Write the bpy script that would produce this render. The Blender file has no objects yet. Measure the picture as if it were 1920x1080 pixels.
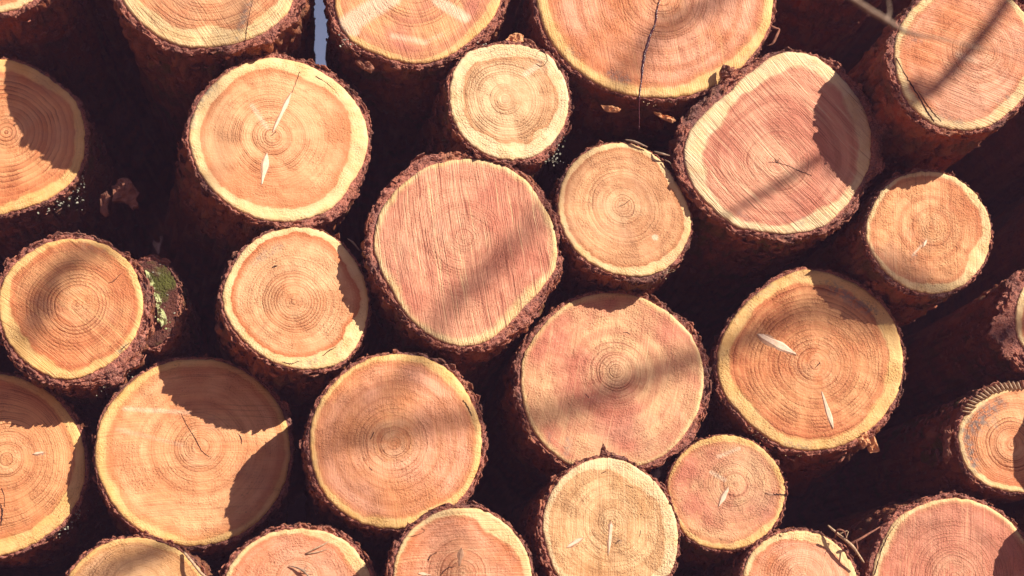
import bpy, math, random
import numpy as np
from mathutils import Vector, Matrix
scene = bpy.context.scene
COL = scene.collection
R = math.radians

# ------------------------------------------------------------------ camera
PW, PH = 1920.0, 1080.0           # photo pixels used as the drafting unit
LENS = 50.0
FPX = LENS / 36.0 * PW            # focal length in photo pixels
D0 = 2.30                         # metres from the camera to the mean plane of the log ends
VPX, VPY = 650.0, 1200.0          # where the parallel logs vanish
YAW = math.atan((960 - VPX) / FPX); PITCH = math.atan((VPY - 540) / FPX)
CAM = Vector((0.0, -D0, 0.46))
fwd = Vector((math.sin(YAW) * math.cos(PITCH), math.cos(YAW) * math.cos(PITCH), math.sin(PITCH)))
right = Vector((math.cos(YAW), -math.sin(YAW), 0.0))
up = right.cross(fwd)
cam_data = bpy.data.cameras.new('camera')
cam = bpy.data.objects.new('camera', cam_data); COL.objects.link(cam)
m3 = Matrix((right, up, -fwd)).transposed()
cam.matrix_world = Matrix.Translation(CAM) @ m3.to_4x4()
cam_data.lens = LENS; cam_data.sensor_width = 36.0
cam_data.clip_start = 0.05; cam_data.clip_end = 500.0
cam_data.dof.use_dof = True; cam_data.dof.focus_distance = D0 - 0.11; cam_data.dof.aperture_fstop = 4.0
scene.camera = cam

# ------------------------------------------------------------------ sun, sky, exposure
SUN_TILT = R(66)                  # angle between the sun and the view axis
sun_vec = (right * (0.74 * math.sin(SUN_TILT)) + up * (0.67 * math.sin(SUN_TILT)) - fwd * math.cos(SUN_TILT)).normalized()
SUN_EL = math.asin(sun_vec.z); SUN_AZ = math.atan2(sun_vec.x, sun_vec.y)
sd = bpy.data.lights.new('sun', 'SUN'); sd.energy = 5.0; sd.angle = R(0.53); sd.color = (1.0, 0.88, 0.70)
so = bpy.data.objects.new('sun', sd); COL.objects.link(so)
so.rotation_euler = (-sun_vec).to_track_quat('-Z', 'Y').to_euler(); so.location = (3, -4, 5)
world = bpy.data.worlds.new('World'); scene.world = world; world.use_nodes = True
wn = world.node_tree.nodes; wl = world.node_tree.links
sky = wn.new('ShaderNodeTexSky'); sky.sky_type = 'NISHITA'; sky.sun_disc = False
sky.sun_elevation = SUN_EL; sky.sun_rotation = SUN_AZ; sky.dust_density = 0.4; sky.air_density = 1.2
wl.new(sky.outputs[0], wn['Background'].inputs[0]); wn['Background'].inputs[1].default_value = 0.05
vs = scene.view_settings
vs.view_transform = 'Standard'; vs.look = 'None'; vs.gamma = 1.0; vs.use_curve_mapping = False
vs.exposure = 0.68
scene.cycles.max_bounces = 7; scene.cycles.diffuse_bounces = 5; scene.cycles.glossy_bounces = 2
scene.cycles.use_denoising = True

# ------------------------------------------------------------------ helpers
def unproject(px, py, dist):
    x = (px - 960) / FPX; y = -(py - 540) / FPX
    return CAM + (fwd + right * x + up * y) * dist
TX, TY = (VPX - 960) / FPX, (VPY - 540) / FPX
def dist_at(px, py, d):
    """distance along the view axis of a point d draft pixels in front of the pile's upright front plane"""
    return D0 * (1 + (-(px - 960) * TX + (540 - py) * TY - d) / FPX)
def ray(px, py):
    return fwd + right * ((px - 960) / FPX) + up * (-(py - 540) / FPX)

def hash3(ix, iy, iz, seed):
    h = (ix.astype(np.int64) * 374761393 + iy.astype(np.int64) * 668265263 + iz.astype(np.int64) * 2147483647 + seed * 974634777) & 0xffffffff
    h = ((h ^ (h >> 13)) * 1274126177) & 0xffffffff
    h = ((h ^ (h >> 15)) * 2246822519) & 0xffffffff
    return ((h ^ (h >> 16)) & 0xffffff) / float(0xffffff)
def vnoise(x, y, z, seed=0):
    x, y, z = np.broadcast_arrays(np.asarray(x, float), np.asarray(y, float), np.asarray(z, float))
    ix, iy, iz = np.floor(x), np.floor(y), np.floor(z)
    fx, fy, fz = x - ix, y - iy, z - iz
    fx, fy, fz = [t * t * (3 - 2 * t) for t in (fx, fy, fz)]
    out = 0
    for a in (0, 1):
        for b in (0, 1):
            for c in (0, 1):
                w = (fx if a else 1 - fx) * (fy if b else 1 - fy) * (fz if c else 1 - fz)
                out = out + w * hash3(ix + a, iy + b, iz + c, seed)
    return out * 2 - 1
def fbm(x, y, z, seed=0, octv=4, gain=.5):
    s, a, f = 0, 1.0, 1.0
    for o in range(octv):
        s = s + a * vnoise(np.asarray(x) * f, np.asarray(y) * f, np.asarray(z) * f, seed + o * 17); a *= gain; f *= 2.03
    return s
def worley(u, v, ncell, seed=0):
    """2-D cells wrapped round the log (ncell cells about): nearest and second nearest distance, id of the nearest"""
    iu, iv = np.floor(u), np.floor(v)
    f1 = np.full(u.shape, 9.0); f2 = np.full(u.shape, 9.0); idn = np.zeros(u.shape)
    for a in (-1, 0, 1):
        for b in (-1, 0, 1):
            ju, jv = iu + a, iv + b; ku = np.mod(ju, ncell); z0 = np.zeros(u.shape)
            d = np.hypot(ju + hash3(ku, jv, z0, seed) - u, jv + hash3(ku, jv, z0, seed + 5) - v)
            h = hash3(ku, jv, z0, seed + 13)
            nearer = d < f1
            f2 = np.where(nearer, f1, np.minimum(f2, d)); idn = np.where(nearer, h, idn); f1 = np.where(nearer, d, f1)
    return f1, f2, idn

def mesh_np(name, verts, quads=None, tris=None, smooth=True, attrs=None, mat=None, mats=None, mat_idx=None):
    me = bpy.data.meshes.new(name)
    verts = np.asarray(verts, np.float32)
    q = np.zeros((0, 4), int) if quads is None else np.asarray(quads, int).reshape(-1, 4)
    t = np.zeros((0, 3), int) if tris is None else np.asarray(tris, int).reshape(-1, 3)
    me.vertices.add(len(verts)); me.vertices.foreach_set('co', verts.ravel())
    nl = q.size + t.size
    me.loops.add(nl); me.loops.foreach_set('vertex_index', np.concatenate([q.ravel(), t.ravel()]).astype(np.int32))
    me.polygons.add(len(q) + len(t))
    st = np.concatenate([np.arange(len(q)) * 4, len(q) * 4 + np.arange(len(t)) * 3]).astype(np.int32)
    me.polygons.foreach_set('loop_start', st)
    me.polygons.foreach_set('use_smooth', np.full(len(q) + len(t), smooth, bool))
    me.update(calc_edges=True)
    for k, a in (attrs or {}).items():
        at = me.attributes.new(k, 'FLOAT', 'POINT'); at.data.foreach_set('value', np.asarray(a, np.float32).ravel())
    for m in ([mat] if mat else (mats or [])):
        me.materials.append(m)
    me.validate()
    return me
def link(name, data, parent=None, loc=None):
    o = bpy.data.objects.new(name, data); COL.objects.link(o)
    if parent is not None: o.parent = parent
    if loc is not None: o.location = loc
    return o
def tag(o, label, cat, group=None, kind=None):
    o['label'] = label; o['category'] = cat
    if group: o['group'] = group
    if kind: o['kind'] = kind
    return o

def tube(points, radii, sides=8, seed=0, rough=0.0):
    P = [Vector(p) for p in points]; n = len(P); V = []; Q = []; T = []
    ref = Vector((0.31, 0.17, 0.93))
    for i in range(n):
        d = (P[min(i + 1, n - 1)] - P[max(i - 1, 0)]).normalized()
        a = d.cross(ref); a = a.normalized() if a.length > 1e-4 else d.cross(Vector((1, 0, 0))).normalized()
        b = d.cross(a)
        for k in range(sides):
            t = 2 * math.pi * k / sides
            rr = radii[i] * (1 + rough * (hash3(np.array([i]), np.array([k]), np.array([3]), seed)[0] - .5))
            V.append(P[i] + (a * math.cos(t) + b * math.sin(t)) * rr)
    for i in range(n - 1):
        for k in range(sides):
            k2 = (k + 1) % sides
            Q.append((i * sides + k, i * sides + k2, (i + 1) * sides + k2, (i + 1) * sides + k))
    c0 = len(V); V.append(P[0]); V.append(P[-1])
    for k in range(sides):
        k2 = (k + 1) % sides
        T.append((c0, k2, k)); T.append((c0 + 1, (n - 1) * sides + k, (n - 1) * sides + k2))
    return np.array([tuple(v) for v in V]), np.array(Q), np.array(T)
def smooth_path(pts, n):
    """Catmull-Rom through the points"""
    P = np.array([tuple(p) for p in pts], float)
    P = np.vstack([2 * P[0] - P[1], P, 2 * P[-1] - P[-2]])
    out = []
    segs = len(P) - 3
    for i in range(n):
        u = i / (n - 1) * segs; s = min(int(u), segs - 1); t = u - s
        a, b, c, d = P[s], P[s + 1], P[s + 2], P[s + 3]
        out.append(.5 * ((2 * b) + (c - a) * t + (2 * a - 5 * b + 4 * c - d) * t * t + (3 * b - a - 3 * c + d) * t ** 3))
    return np.array(out)
def join_np(parts):
    V, Q, T, n = [], [], [], 0
    for v, q, t in parts:
        V.append(v)
        if q is not None and len(q): Q.append(np.asarray(q) + n)
        if t is not None and len(t): T.append(np.asarray(t) + n)
        n += len(v)
    return np.vstack(V), (np.vstack(Q) if Q else None), (np.vstack(T) if T else None)

# ------------------------------------------------------------------ materials
class NT:
    def __init__(self, name):
        self.m = bpy.data.materials.new(name); self.m.use_nodes = True
        self.t = self.m.node_tree; self.n = self.t.nodes
        self.bsdf = self.n['Principled BSDF']
    def set(self, sock, v):
        if isinstance(v, bpy.types.NodeSocket): self.t.links.new(v, sock)
        elif v is not None:
            if isinstance(v, (tuple, list)) and len(v) == 3 and sock.type == 'RGBA': v = (*v, 1)
            sock.default_value = v
    def math(self, op, a, b=None, c=None, clamp=False):
        n = self.n.new('ShaderNodeMath'); n.operation = op; n.use_clamp = clamp
        for i, v in enumerate((a, b, c)):
            if v is not None: self.set(n.inputs[i], v)
        return n.outputs[0]
    def mix(self, f, a, b, blend='MIX'):
        n = self.n.new('ShaderNodeMix'); n.data_type = 'RGBA'; n.blend_type = blend; n.clamp_factor = True
        self.set(n.inputs[0], f); self.set(n.inputs[6], a); self.set(n.inputs[7], b)
        return n.outputs[2]
    def attr(self, name):
        n = self.n.new('ShaderNodeAttribute'); n.attribute_name = name; return n.outputs['Fac']
    def noise(self, vec, scale, detail=2, rough=.5, dist=0.0, dim='3D'):
        n = self.n.new('ShaderNodeTexNoise'); n.noise_dimensions = dim
        if dim == '1D': self.set(n.inputs['W'], vec)
        else: self.set(n.inputs['Vector'], vec)
        n.inputs['Scale'].default_value = scale; n.inputs['Detail'].default_value = detail
        n.inputs['Roughness'].default_value = rough; n.inputs['Distortion'].default_value = dist
        return n.outputs['Fac']
    def ramp(self, v, lo, hi, a=0.0, b=1.0, smooth=True):
        n = self.n.new('ShaderNodeMapRange'); n.interpolation_type = 'SMOOTHSTEP' if smooth else 'LINEAR'
        self.set(n.inputs[0], v)
        for i, x in zip((1, 2, 3, 4), (lo, hi, a, b)): n.inputs[i].default_value = x
        return n.outputs[0]
    def coords(self, offset=(0, 0, 0), rotz=0.0, scale=(1, 1, 1)):
        tc = self.n.new('ShaderNodeTexCoord')
        r = self.n.new('ShaderNodeMapping'); r.inputs['Rotation'].default_value = (0, 0, rotz); self.t.links.new(tc.outputs['Object'], r.inputs[0])
        s = self.n.new('ShaderNodeMapping'); s.inputs['Scale'].default_value = scale; s.inputs['Location'].default_value = offset
        self.t.links.new(r.outputs[0], s.inputs[0])
        return s.outputs[0]
    def finish(self, col, rough=.6, bump=None, strength=.5, dist=.002, spec=.3):
        self.set(self.bsdf.inputs['Base Color'], col); self.set(self.bsdf.inputs['Roughness'], rough)
        self.bsdf.inputs['Specular IOR Level'].default_value = spec
        if bump is not None:
            b = self.n.new('ShaderNodeBump'); b.inputs['Strength'].default_value = strength; b.inputs['Distance'].default_value = dist
            self.set(b.inputs['Height'], bump); self.t.links.new(b.outputs[0], self.bsdf.inputs['Normal'])
        return self.m

def wood_material(p, seed):
    rng = random.Random(seed)
    w = NT('sawn_wood')
    off = tuple(rng.uniform(-20, 20) for _ in range(3))
    co = w.coords(off)
    rr = w.attr('rr'); ht = w.attr('heart'); pale = w.attr('pale'); stain_shade = w.attr('stain_shade'); grey = w.attr('grey')
    big = w.noise(co, 9, 3, .55); mid = w.noise(co, 38, 3, .6); fine = w.noise(co, 340, 3, .65); clump = w.noise(co, 24, 2, .6)
    # growth rings: uneven spacing, slightly wavy
    wob = w.math('ADD', w.math('MULTIPLY', w.math('SUBTRACT', mid, .5), .0030), w.math('MULTIPLY', w.math('SUBTRACT', big, .5), .012))
    ra = w.math('ADD', rr, wob)
    uneven = w.math('MULTIPLY', w.noise(w.math('ADD', rr, off[0]), 45, 2, .6, dim='1D'), .012)
    rs = w.math('DIVIDE', w.math('ADD', ra, uneven), p['ring'] * .001)
    fr = w.math('FRACT', rs)
    late = w.math('MULTIPLY', w.math('POWER', fr, 2.6), w.ramp(fr, .93, 1.0, 1, 0))
    ridx = w.math('FLOOR', rs)
    rstr = w.noise(w.math('ADD', w.math('MULTIPLY', ridx, 1.37), off[1]), 1.0, 0, .5, dim='1D')
    zone = w.ramp(rr, p['rfade'] * .35, p['rfade'], 1.0, .26)
    patch = w.ramp(clump, .34, .62, .30, 1.0)
    ringv = w.math('MULTIPLY', w.math('MULTIPLY', late, w.ramp(rstr, .30, .68, .12, 1.15)), w.math('MULTIPLY', zone, patch))
    broad = w.noise(w.math('ADD', rr, off[2]), 60, 2, .5, dim='1D')
    # saw marks
    ang = R(-p['saw'])
    sx = w.n.new('ShaderNodeSeparateXYZ'); w.t.links.new(w.coords((0, 0, 0), ang), sx.inputs[0])
    curve = rng.uniform(.12, .38) * rng.choice((-1, 1))       # the bar swings, so the kerf lines bow slightly
    yb = w.math('ADD', sx.outputs[1], w.math('ADD', w.math('MULTIPLY', w.math('MULTIPLY', sx.outputs[0], sx.outputs[0]), curve), w.math('MULTIPLY', big, .012)))
    cb = w.n.new('ShaderNodeCombineXYZ'); w.t.links.new(sx.outputs[0], cb.inputs[0]); w.t.links.new(yb, cb.inputs[1])
    def stretched(sc):
        mp = w.n.new('ShaderNodeMapping'); mp.inputs['Scale'].default_value = sc; mp.inputs['Location'].default_value = off
        w.t.links.new(cb.outputs[0], mp.inputs[0]); return mp.outputs[0]
    cv, cv2, cv3 = stretched((9, 380, 1)), stretched((5, 70, 1)), stretched((22, 900, 1))
    s1 = w.noise(cv, 1, 2, .55); s2 = w.noise(cv2, 1, 2, .6); s3 = w.noise(cv3, 1, 1, .5)
    dline = w.math('MULTIPLY', w.ramp(s1, .54, .64), w.ramp(s2, .40, .62))
    lline = w.math('MULTIPLY', w.ramp(s1, .46, .30), w.ramp(s2, .60, .42))
    # colours
    h1, h2, sp = p['h1'], p['h2'], p['sap']
    heart = w.mix(w.ramp(big, .36, .62), h1, h2)
    heart = w.mix(w.math('MULTIPLY', w.ramp(rr, .012, .075, 1, 0), w.math('MULTIPLY', w.ramp(mid, .35, .6), .42)), heart, tuple(min(.95, a * .45 + b * .55) for a, b in zip(h2, SAPW)))  # paler pith wood, with the centre sheen put into its colour
    heart = w.mix(w.math('MULTIPLY', w.ramp(broad, .4, .72), .48), heart, tuple(c * k for c, k in zip(h1, (.78, .66, .60))))
    sap = w.mix(w.ramp(mid, .35, .7), sp, tuple(c * k for c, k in zip(sp, (.94, .86, .74))))
    hf = w.ramp(w.math('ADD', ht, w.math('ADD', w.math('MULTIPLY', w.math('SUBTRACT', mid, .5), .05), w.math('MULTIPLY', w.math('SUBTRACT', clump, .5), .10))), -p['soft'] * 2.2, p['soft'] * 2.2)
    col = w.mix(hf, heart, sap)
    edge = w.math('MULTIPLY', w.ramp(ht, -.10, -.005), w.ramp(ht, .0, .02, 1, 0))
    col = w.mix(w.math('MULTIPLY', edge, min(1, p.get('edge', .35) * 1.5)), col, tuple(c * k for c, k in zip(h1, (.86, .66, .54))))
    rmix = w.math('MULTIPLY', ringv, w.math('MULTIPLY', 1.35 * p['rs'], w.ramp(hf, 0, 1, 1, .35)), clamp=True)
    col = w.mix(rmix, col, tuple(c * k for c, k in zip(h1, (.46, .30, .24))))
    col = w.mix(w.math('MULTIPLY', w.ramp(fr, .0, .35, 1, 0), w.math('MULTIPLY', zone, .16 * min(1, p['rs'] * 1.4))), col, tuple(min(.95, c * k) for c, k in zip(sp, (1.02, 1.0, .98))))
    col = w.mix(w.math('MULTIPLY', lline, p['ss'] * .75), col, tuple(min(.95, c * 1.06) for c in sp))
    col = w.mix(w.math('MULTIPLY', dline, p['ss']), col, tuple(c * k for c, k in zip(h1, (.45, .33, .28))))
    specks = w.math('MULTIPLY', w.ramp(fine, .55, .70), w.ramp(clump, .36, .64))
    col = w.mix(w.math('MULTIPLY', specks, p['sk']), col, tuple(c * k for c, k in zip(h1, (.42, .32, .28))))
    lsp = w.math('MULTIPLY', w.ramp(fine, .46, .32), w.ramp(clump, .60, .36))
    col = w.mix(w.math('MULTIPLY', lsp, p['sk'] * .6), col, sp)
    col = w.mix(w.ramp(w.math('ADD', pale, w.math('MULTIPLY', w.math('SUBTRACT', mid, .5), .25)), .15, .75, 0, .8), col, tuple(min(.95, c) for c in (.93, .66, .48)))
    st2 = w.math('MULTIPLY', stain_shade, w.ramp(mid, .3, .65, .45, 1.1))
    col = w.mix(w.math('MULTIPLY', st2, .85, clamp=True), col, (.20, .075, .045))  # real stains and painted branch shadow strokes share this dark colour
    g2 = w.math('MULTIPLY', grey, w.ramp(w.noise(co, 150, 3, .65), .38, .62))
    col = w.mix(w.math('MULTIPLY', g2, .8, clamp=True), col, (.20, .19, .19))
    col = w.mix(w.math('MULTIPLY', w.ramp(w.noise(co, 5.5, 4, .65), .54, .70), .30), col, (.46, .27, .20))
    # sparse dirt and pin holes
    dirt = w.math('MULTIPLY', w.ramp(w.noise(co, 260, 1, .5), .73, .79), w.ramp(clump, .55, .65))
    col = w.mix(w.math('MULTIPLY', dirt, .75), col, (.06, .03, .025))
    h = w.math('MULTIPLY', ringv, -.40 * p['rb'])
    h = w.math('ADD', h, w.math('MULTIPLY', w.math('SUBTRACT', s1, s3), .8 * p['ss']))
    h = w.math('ADD', h, w.math('MULTIPLY', w.math('MULTIPLY', fine, w.ramp(clump, .35, .65, .25, 1.3)), .35 + p['sk'] * .9))
    h = w.math('ADD', h, w.math('MULTIPLY', mid, .5))
    return w.finish(col, .58, h, 1.0, .0030, .35)

def bark_material(seed, moss=.15, lichen=.1, red=1.0):
    rng = random.Random(seed + 999)
    w = NT('pine_bark')
    co = w.coords(tuple(rng.uniform(-20, 20) for _ in range(3)))
    hgt = w.attr('plate'); rim = w.attr('rim'); cid = w.attr('cell')
    n1 = w.noise(co, 16, 4, .6); n2 = w.noise(co, 75, 4, .65); n3 = w.noise(co, 330, 3, .6)
    c = w.mix(w.ramp(n1, .3, .7), (.37 * min(red, 1.2), .112, .046), (.19, .085, .068))
    c = w.mix(w.math('MULTIPLY', w.ramp(cid, .45, 1.0), .6), c, (.44, .185, .105))
    c = w.mix(w.ramp(n2, .52, .78), c, (.10, .050, .050))
    c = w.mix(w.math('MULTIPLY', w.ramp(n3, .58, .74), .55), c, (.45, .26, .22))
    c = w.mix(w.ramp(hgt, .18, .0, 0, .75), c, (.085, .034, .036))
    c = w.mix(w.math('MULTIPLY', w.ramp(n1, .50, .66), w.math('MULTIPLY', moss, w.ramp(rim, 1, .2))), c, (.11, .115, .03))
    c = w.mix(w.math('MULTIPLY', w.ramp(w.noise(co, 48, 4, .7), .60, .70), lichen), c, (.42, .43, .34))
    # freshly torn bark on the rim of the cut is redder and lighter
    torn = w.mix(w.ramp(n2, .35, .68), (.56, .21, .155), (.36, .145, .12))
    torn = w.mix(w.math('MULTIPLY', w.ramp(n3, .54, .74), .8), torn, (.70, .40, .34))
    torn = w.mix(w.ramp(n3, .47, .34, 0, .85), torn, (.075, .030, .034))
    torn = w.mix(w.ramp(n1, .50, .68, 0, .65), torn, (.17, .10, .10)); torn = w.mix(w.ramp(n1, .44, .30, 0, .5), torn, (.60, .27, .15))
    c = w.mix(w.ramp(rim, .35, .8), c, torn)
    h = w.math('ADD', w.math('MULTIPLY', n2, 1.0), w.math('MULTIPLY', n3, .6))
    return w.finish(c, .85, h, 1.0, .009, .15)

def plain(name, c1, c2, scale=60, rough=.7, bump=.4, spec=.3):
    w = NT(name); co = w.coords()
    n = w.noise(co, scale, 4, .6)
    return w.finish(w.mix(w.ramp(n, .3, .7), c1, c2), rough, n, bump, .003, spec)
M_knot = plain('knot_wood', (.92, .72, .58), (.84, .58, .43), 160, .5, .3)
M_knot_dark = plain('old_knot_wood', (.42, .22, .15), (.58, .34, .22), 160, .6, .3)
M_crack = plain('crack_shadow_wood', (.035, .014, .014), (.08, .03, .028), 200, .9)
M_resin = plain('resin', (.16, .045, .06), (.07, .02, .035), 140, .18, .5, .6)
M_twig = plain('dry_twig', (.40, .30, .24), (.24, .15, .11), 200, .8)
M_straw = plain('dry_straw', (.62, .46, .32), (.42, .26, .17), 300, .7)
M_flake = plain('bark_flake', (.36, .15, .10), (.20, .085, .065), 110, .85, .8)
M_chip = plain('wood_chip', (.80, .42, .22), (.62, .28, .14), 120, .7, .6)
M_lichen = plain('lichen', (.40, .45, .20), (.54, .56, .34), 150, .95, .8)
M_lichen_grey = plain('grey_lichen', (.30, .31, .25), (.48, .47, .42), 160, .95, .8)
M_tree = plain('tree_bark', (.10, .075, .06), (.17, .13, .10), 30, .9)
M_moss = plain('moss', (.030, .042, .012), (.065, .070, .022), 90, .95, .9)
def ground_material():
    w = NT('bounce_ground'); co = w.coords()
    a = w.noise(co, 1.3, 4, .6); b = w.noise(co, 22, 4, .65)
    c = w.mix(w.ramp(a, .35, .65), (.26, .14, .10), (.19, .10, .075))  # ground hue chosen for the warm light it bounces onto the undersides
    c = w.mix(w.ramp(b, .5, .72), c, (.34, .21, .15))
    c = w.mix(w.ramp(w.noise(co, .6, 3, .6), .6, .75), c, (.16, .12, .06))
    return w.finish(c, .9, b, .8, .03, .2)

# ------------------------------------------------------------------ the setting: ground
gx = np.concatenate([-np.geomspace(60, 4, 10), np.linspace(-3.6, 3.6, 37), np.geomspace(4, 60, 10)])
GX, GY = np.meshgrid(gx, gx)
GZ = fbm(GX * .8, GY * .8, 0, 5, 4) * .035 * np.clip(np.hypot(GX, GY) / 1.5, .3, 6)
n = len(gx); idx = np.arange(n * n).reshape(n, n)
gq = np.stack([idx[:-1, :-1], idx[:-1, 1:], idx[1:, 1:], idx[1:, :-1]], -1).reshape(-1, 4)
ground = link('ground', mesh_np('ground', np.stack([GX, GY, GZ], -1).reshape(-1, 3), gq, mat=ground_material()))
ground['kind'] = 'structure'; ground['label'] = 'warm brown ground before the log pile, coloured to bounce light'

bx = np.linspace(-6, 6, 61); bs_ = np.linspace(0, 1, 19); BX, BS = np.meshgrid(bx, bs_)  # added backing closes the gaps; their shade is its near-black colour
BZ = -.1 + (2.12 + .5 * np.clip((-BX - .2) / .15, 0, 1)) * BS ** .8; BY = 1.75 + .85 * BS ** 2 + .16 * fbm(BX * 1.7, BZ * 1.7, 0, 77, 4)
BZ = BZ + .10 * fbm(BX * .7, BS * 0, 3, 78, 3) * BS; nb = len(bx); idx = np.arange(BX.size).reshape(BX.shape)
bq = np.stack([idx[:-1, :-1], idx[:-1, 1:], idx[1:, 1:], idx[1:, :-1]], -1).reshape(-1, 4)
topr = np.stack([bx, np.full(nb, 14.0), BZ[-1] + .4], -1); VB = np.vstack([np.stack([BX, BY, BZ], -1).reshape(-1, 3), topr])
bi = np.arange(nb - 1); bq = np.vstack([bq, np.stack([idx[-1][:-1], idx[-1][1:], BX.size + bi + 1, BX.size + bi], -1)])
gap_backing = link('gap_backing', mesh_np('gap_backing', VB, bq, mat=plain('gap_shade_dark', (.022, .011, .015), (.016, .008, .011), 9, .95, .8, .1)))
gap_backing['kind'] = 'structure'; gap_backing['label'] = 'added dark backing behind the log pile that gives the gaps their shade'

# ------------------------------------------------------------------ logs
LOG_LEN = 1.35
def periodic(theta, table, default):
    """table: list of (image angle in degrees, value), linear round the circle"""
    if not table: return np.full(theta.shape, float(default))
    if np.isscalar(table): return np.full(theta.shape, float(table))
    a = np.array([t[0] % 360 for t in table], float); v = np.array([t[1] for t in table], float)
    o = np.argsort(a); a, v = a[o], v[o]
    a = np.concatenate([[a[-1] - 360], a, [a[0] + 360]]); v = np.concatenate([[v[-1]], v, [v[0]]])
    return np.interp(theta % 360, a, v)

def stroke(px, py, segs):
    """soft mask 0..1 of a list of (x0,y0,x1,y1,halfwidth,strength) strokes in draft pixels"""
    out = np.zeros(px.shape)
    for x0, y0, x1, y1, hw, s in segs:
        dx, dy = x1 - x0, y1 - y0; L2 = max(dx * dx + dy * dy, 1e-6)
        t = np.clip(((px - x0) * dx + (py - y0) * dy) / L2, 0, 1)
        d = np.hypot(px - x0 - t * dx, py - y0 - t * dy)
        out = np.maximum(out, s * np.clip(1.25 - d / hw, 0, 1))
    return out

class Frame:
    """plane of one log end: draft pixels <-> local metres (x right, y up, z out of the end)"""
    def __init__(self, c, depth, vp):
        self.D = dist_at(c[0], c[1], depth)
        self.P = unproject(c[0], c[1], self.D)
        a = ray(*vp).normalized()                          # log axis, into the pile
        self.n = -a
        ex = right - self.n * right.dot(self.n); ex.normalize()
        self.ex = ex; self.ey = self.n.cross(ex); self.k = self.D / FPX
        self.mat = Matrix.Translation(self.P) @ Matrix((self.ex, self.ey, self.n)).transposed().to_4x4()
    def local(self, px, py):
        r = ray(px, py); t = (self.P - CAM).dot(self.n) / r.dot(self.n)
        v = CAM + r * t - self.P
        return v.dot(self.ex), v.dot(self.ey)

def flake_mesh(rng, base, u, v, nrm, L, W, th, n=5):
    """one irregular chip: n-gon outline along u (length) and v (width) with thickness along nrm, curled a little"""
    pts = []
    for i in range(n):
        t = 2 * math.pi * i / n + rng.uniform(-.4, .4); r = rng.uniform(.65, 1.1)
        x, y = math.cos(t) * r, math.sin(t) * r
        pts.append(base + u * (x * L / 2) + v * (y * W / 2) + nrm * (th * .7 * (x * x) * rng.uniform(.3, 1.4)))
    top = [p + nrm * th * rng.uniform(.6, 1.2) for p in pts]
    V = np.array(pts + top + [sum(pts) / n, sum(top) / n + nrm * th * .2])
    T = []; Q = []
    for i in range(n):
        j = (i + 1) % n
        T += [(2 * n, j, i), (2 * n + 1, n + i, n + j)]; Q.append((i, j, n + j, n + i))
    return V, np.array(Q), np.array(T)

def lens_mesh(fr, x0, y0, x1, y1, w, h=.0006, taper=.7, z0=.0006, bend=0.0):
    """flat almond shape lying on a log end from (x0,y0) to (x1,y1) in draft pixels, w pixels wide"""
    n = 11; V = []; Q = []
    dx, dy = x1 - x0, y1 - y0; L = math.hypot(dx, dy); nx, ny = -dy / L, dx / L
    for i in range(n):
        t = i / (n - 1)
        hw = .5 * w * max(.05, math.sin(math.pi * t ** taper)) ** .65 * (1 + .18 * math.sin(9 * t + x0))
        bx = x0 + dx * t + nx * bend * math.sin(math.pi * t); by = y0 + dy * t + ny * bend * math.sin(math.pi * t)
        for j, s in enumerate((-1, -.55, 0, .55, 1)):
            a, b = fr.local(bx + nx * hw * s, by + ny * hw * s)
            V.append((a, b, (-.0004 if abs(s) == 1 else z0 + h)))
    for i in range(n - 1):
        for j in range(4):
            Q.append((i * 5 + j, i * 5 + j + 1, (i + 1) * 5 + j + 1, (i + 1) * 5 + j))
    V = np.array(V); Q = np.array(Q)
    a, b, c = V[Q[len(Q)//2][0]], V[Q[len(Q)//2][1]], V[Q[len(Q)//2][2]]
    if np.cross(b - a, c - a)[2] < 0: Q = Q[:, ::-1]
    return V, Q, None

def ribbon(fr, pts, widths, z=.0005, h=.0003, wobble=.3):
    """thin wavering strip along a polyline on a log end (a crack or a resin seam)"""
    P = smooth_path([(p[0], p[1], 0) for p in pts], 8 * len(pts)); n = len(P); V = []; Q = []
    W = np.interp(np.linspace(0, 1, n), np.linspace(0, 1, len(widths)), widths)
    rng = random.Random(int(pts[0][0] * 7 + pts[0][1]))
    for i in range(n):
        d = P[min(i + 1, n - 1)] - P[max(i - 1, 0)]; d /= max(1e-6, np.linalg.norm(d)); nx, ny = -d[1], d[0]
        wob = rng.uniform(-wobble, wobble) * W[i]; hw = W[i] * .5 * rng.uniform(.7, 1.25)
        for s in (-1, -.4, .4, 1):
            a, b = fr.local(P[i][0] + nx * (hw * s + wob), P[i][1] + ny * (hw * s + wob))
            V.append((a, b, -.003 if abs(s) == 1 else z + h * rng.uniform(.2, 1.4)))
    for i in range(n - 1):
        for j in range(3): Q.append((i * 4 + j, i * 4 + j + 1, (i + 1) * 4 + j + 1, (i + 1) * 4 + j))
    V = np.array(V); Q = np.array(Q); q = Q[len(Q)//2]
    if np.cross(V[q[1]] - V[q[0]], V[q[2]] - V[q[0]])[2] < 0: Q = Q[:, ::-1]
    return V, Q, None

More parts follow.
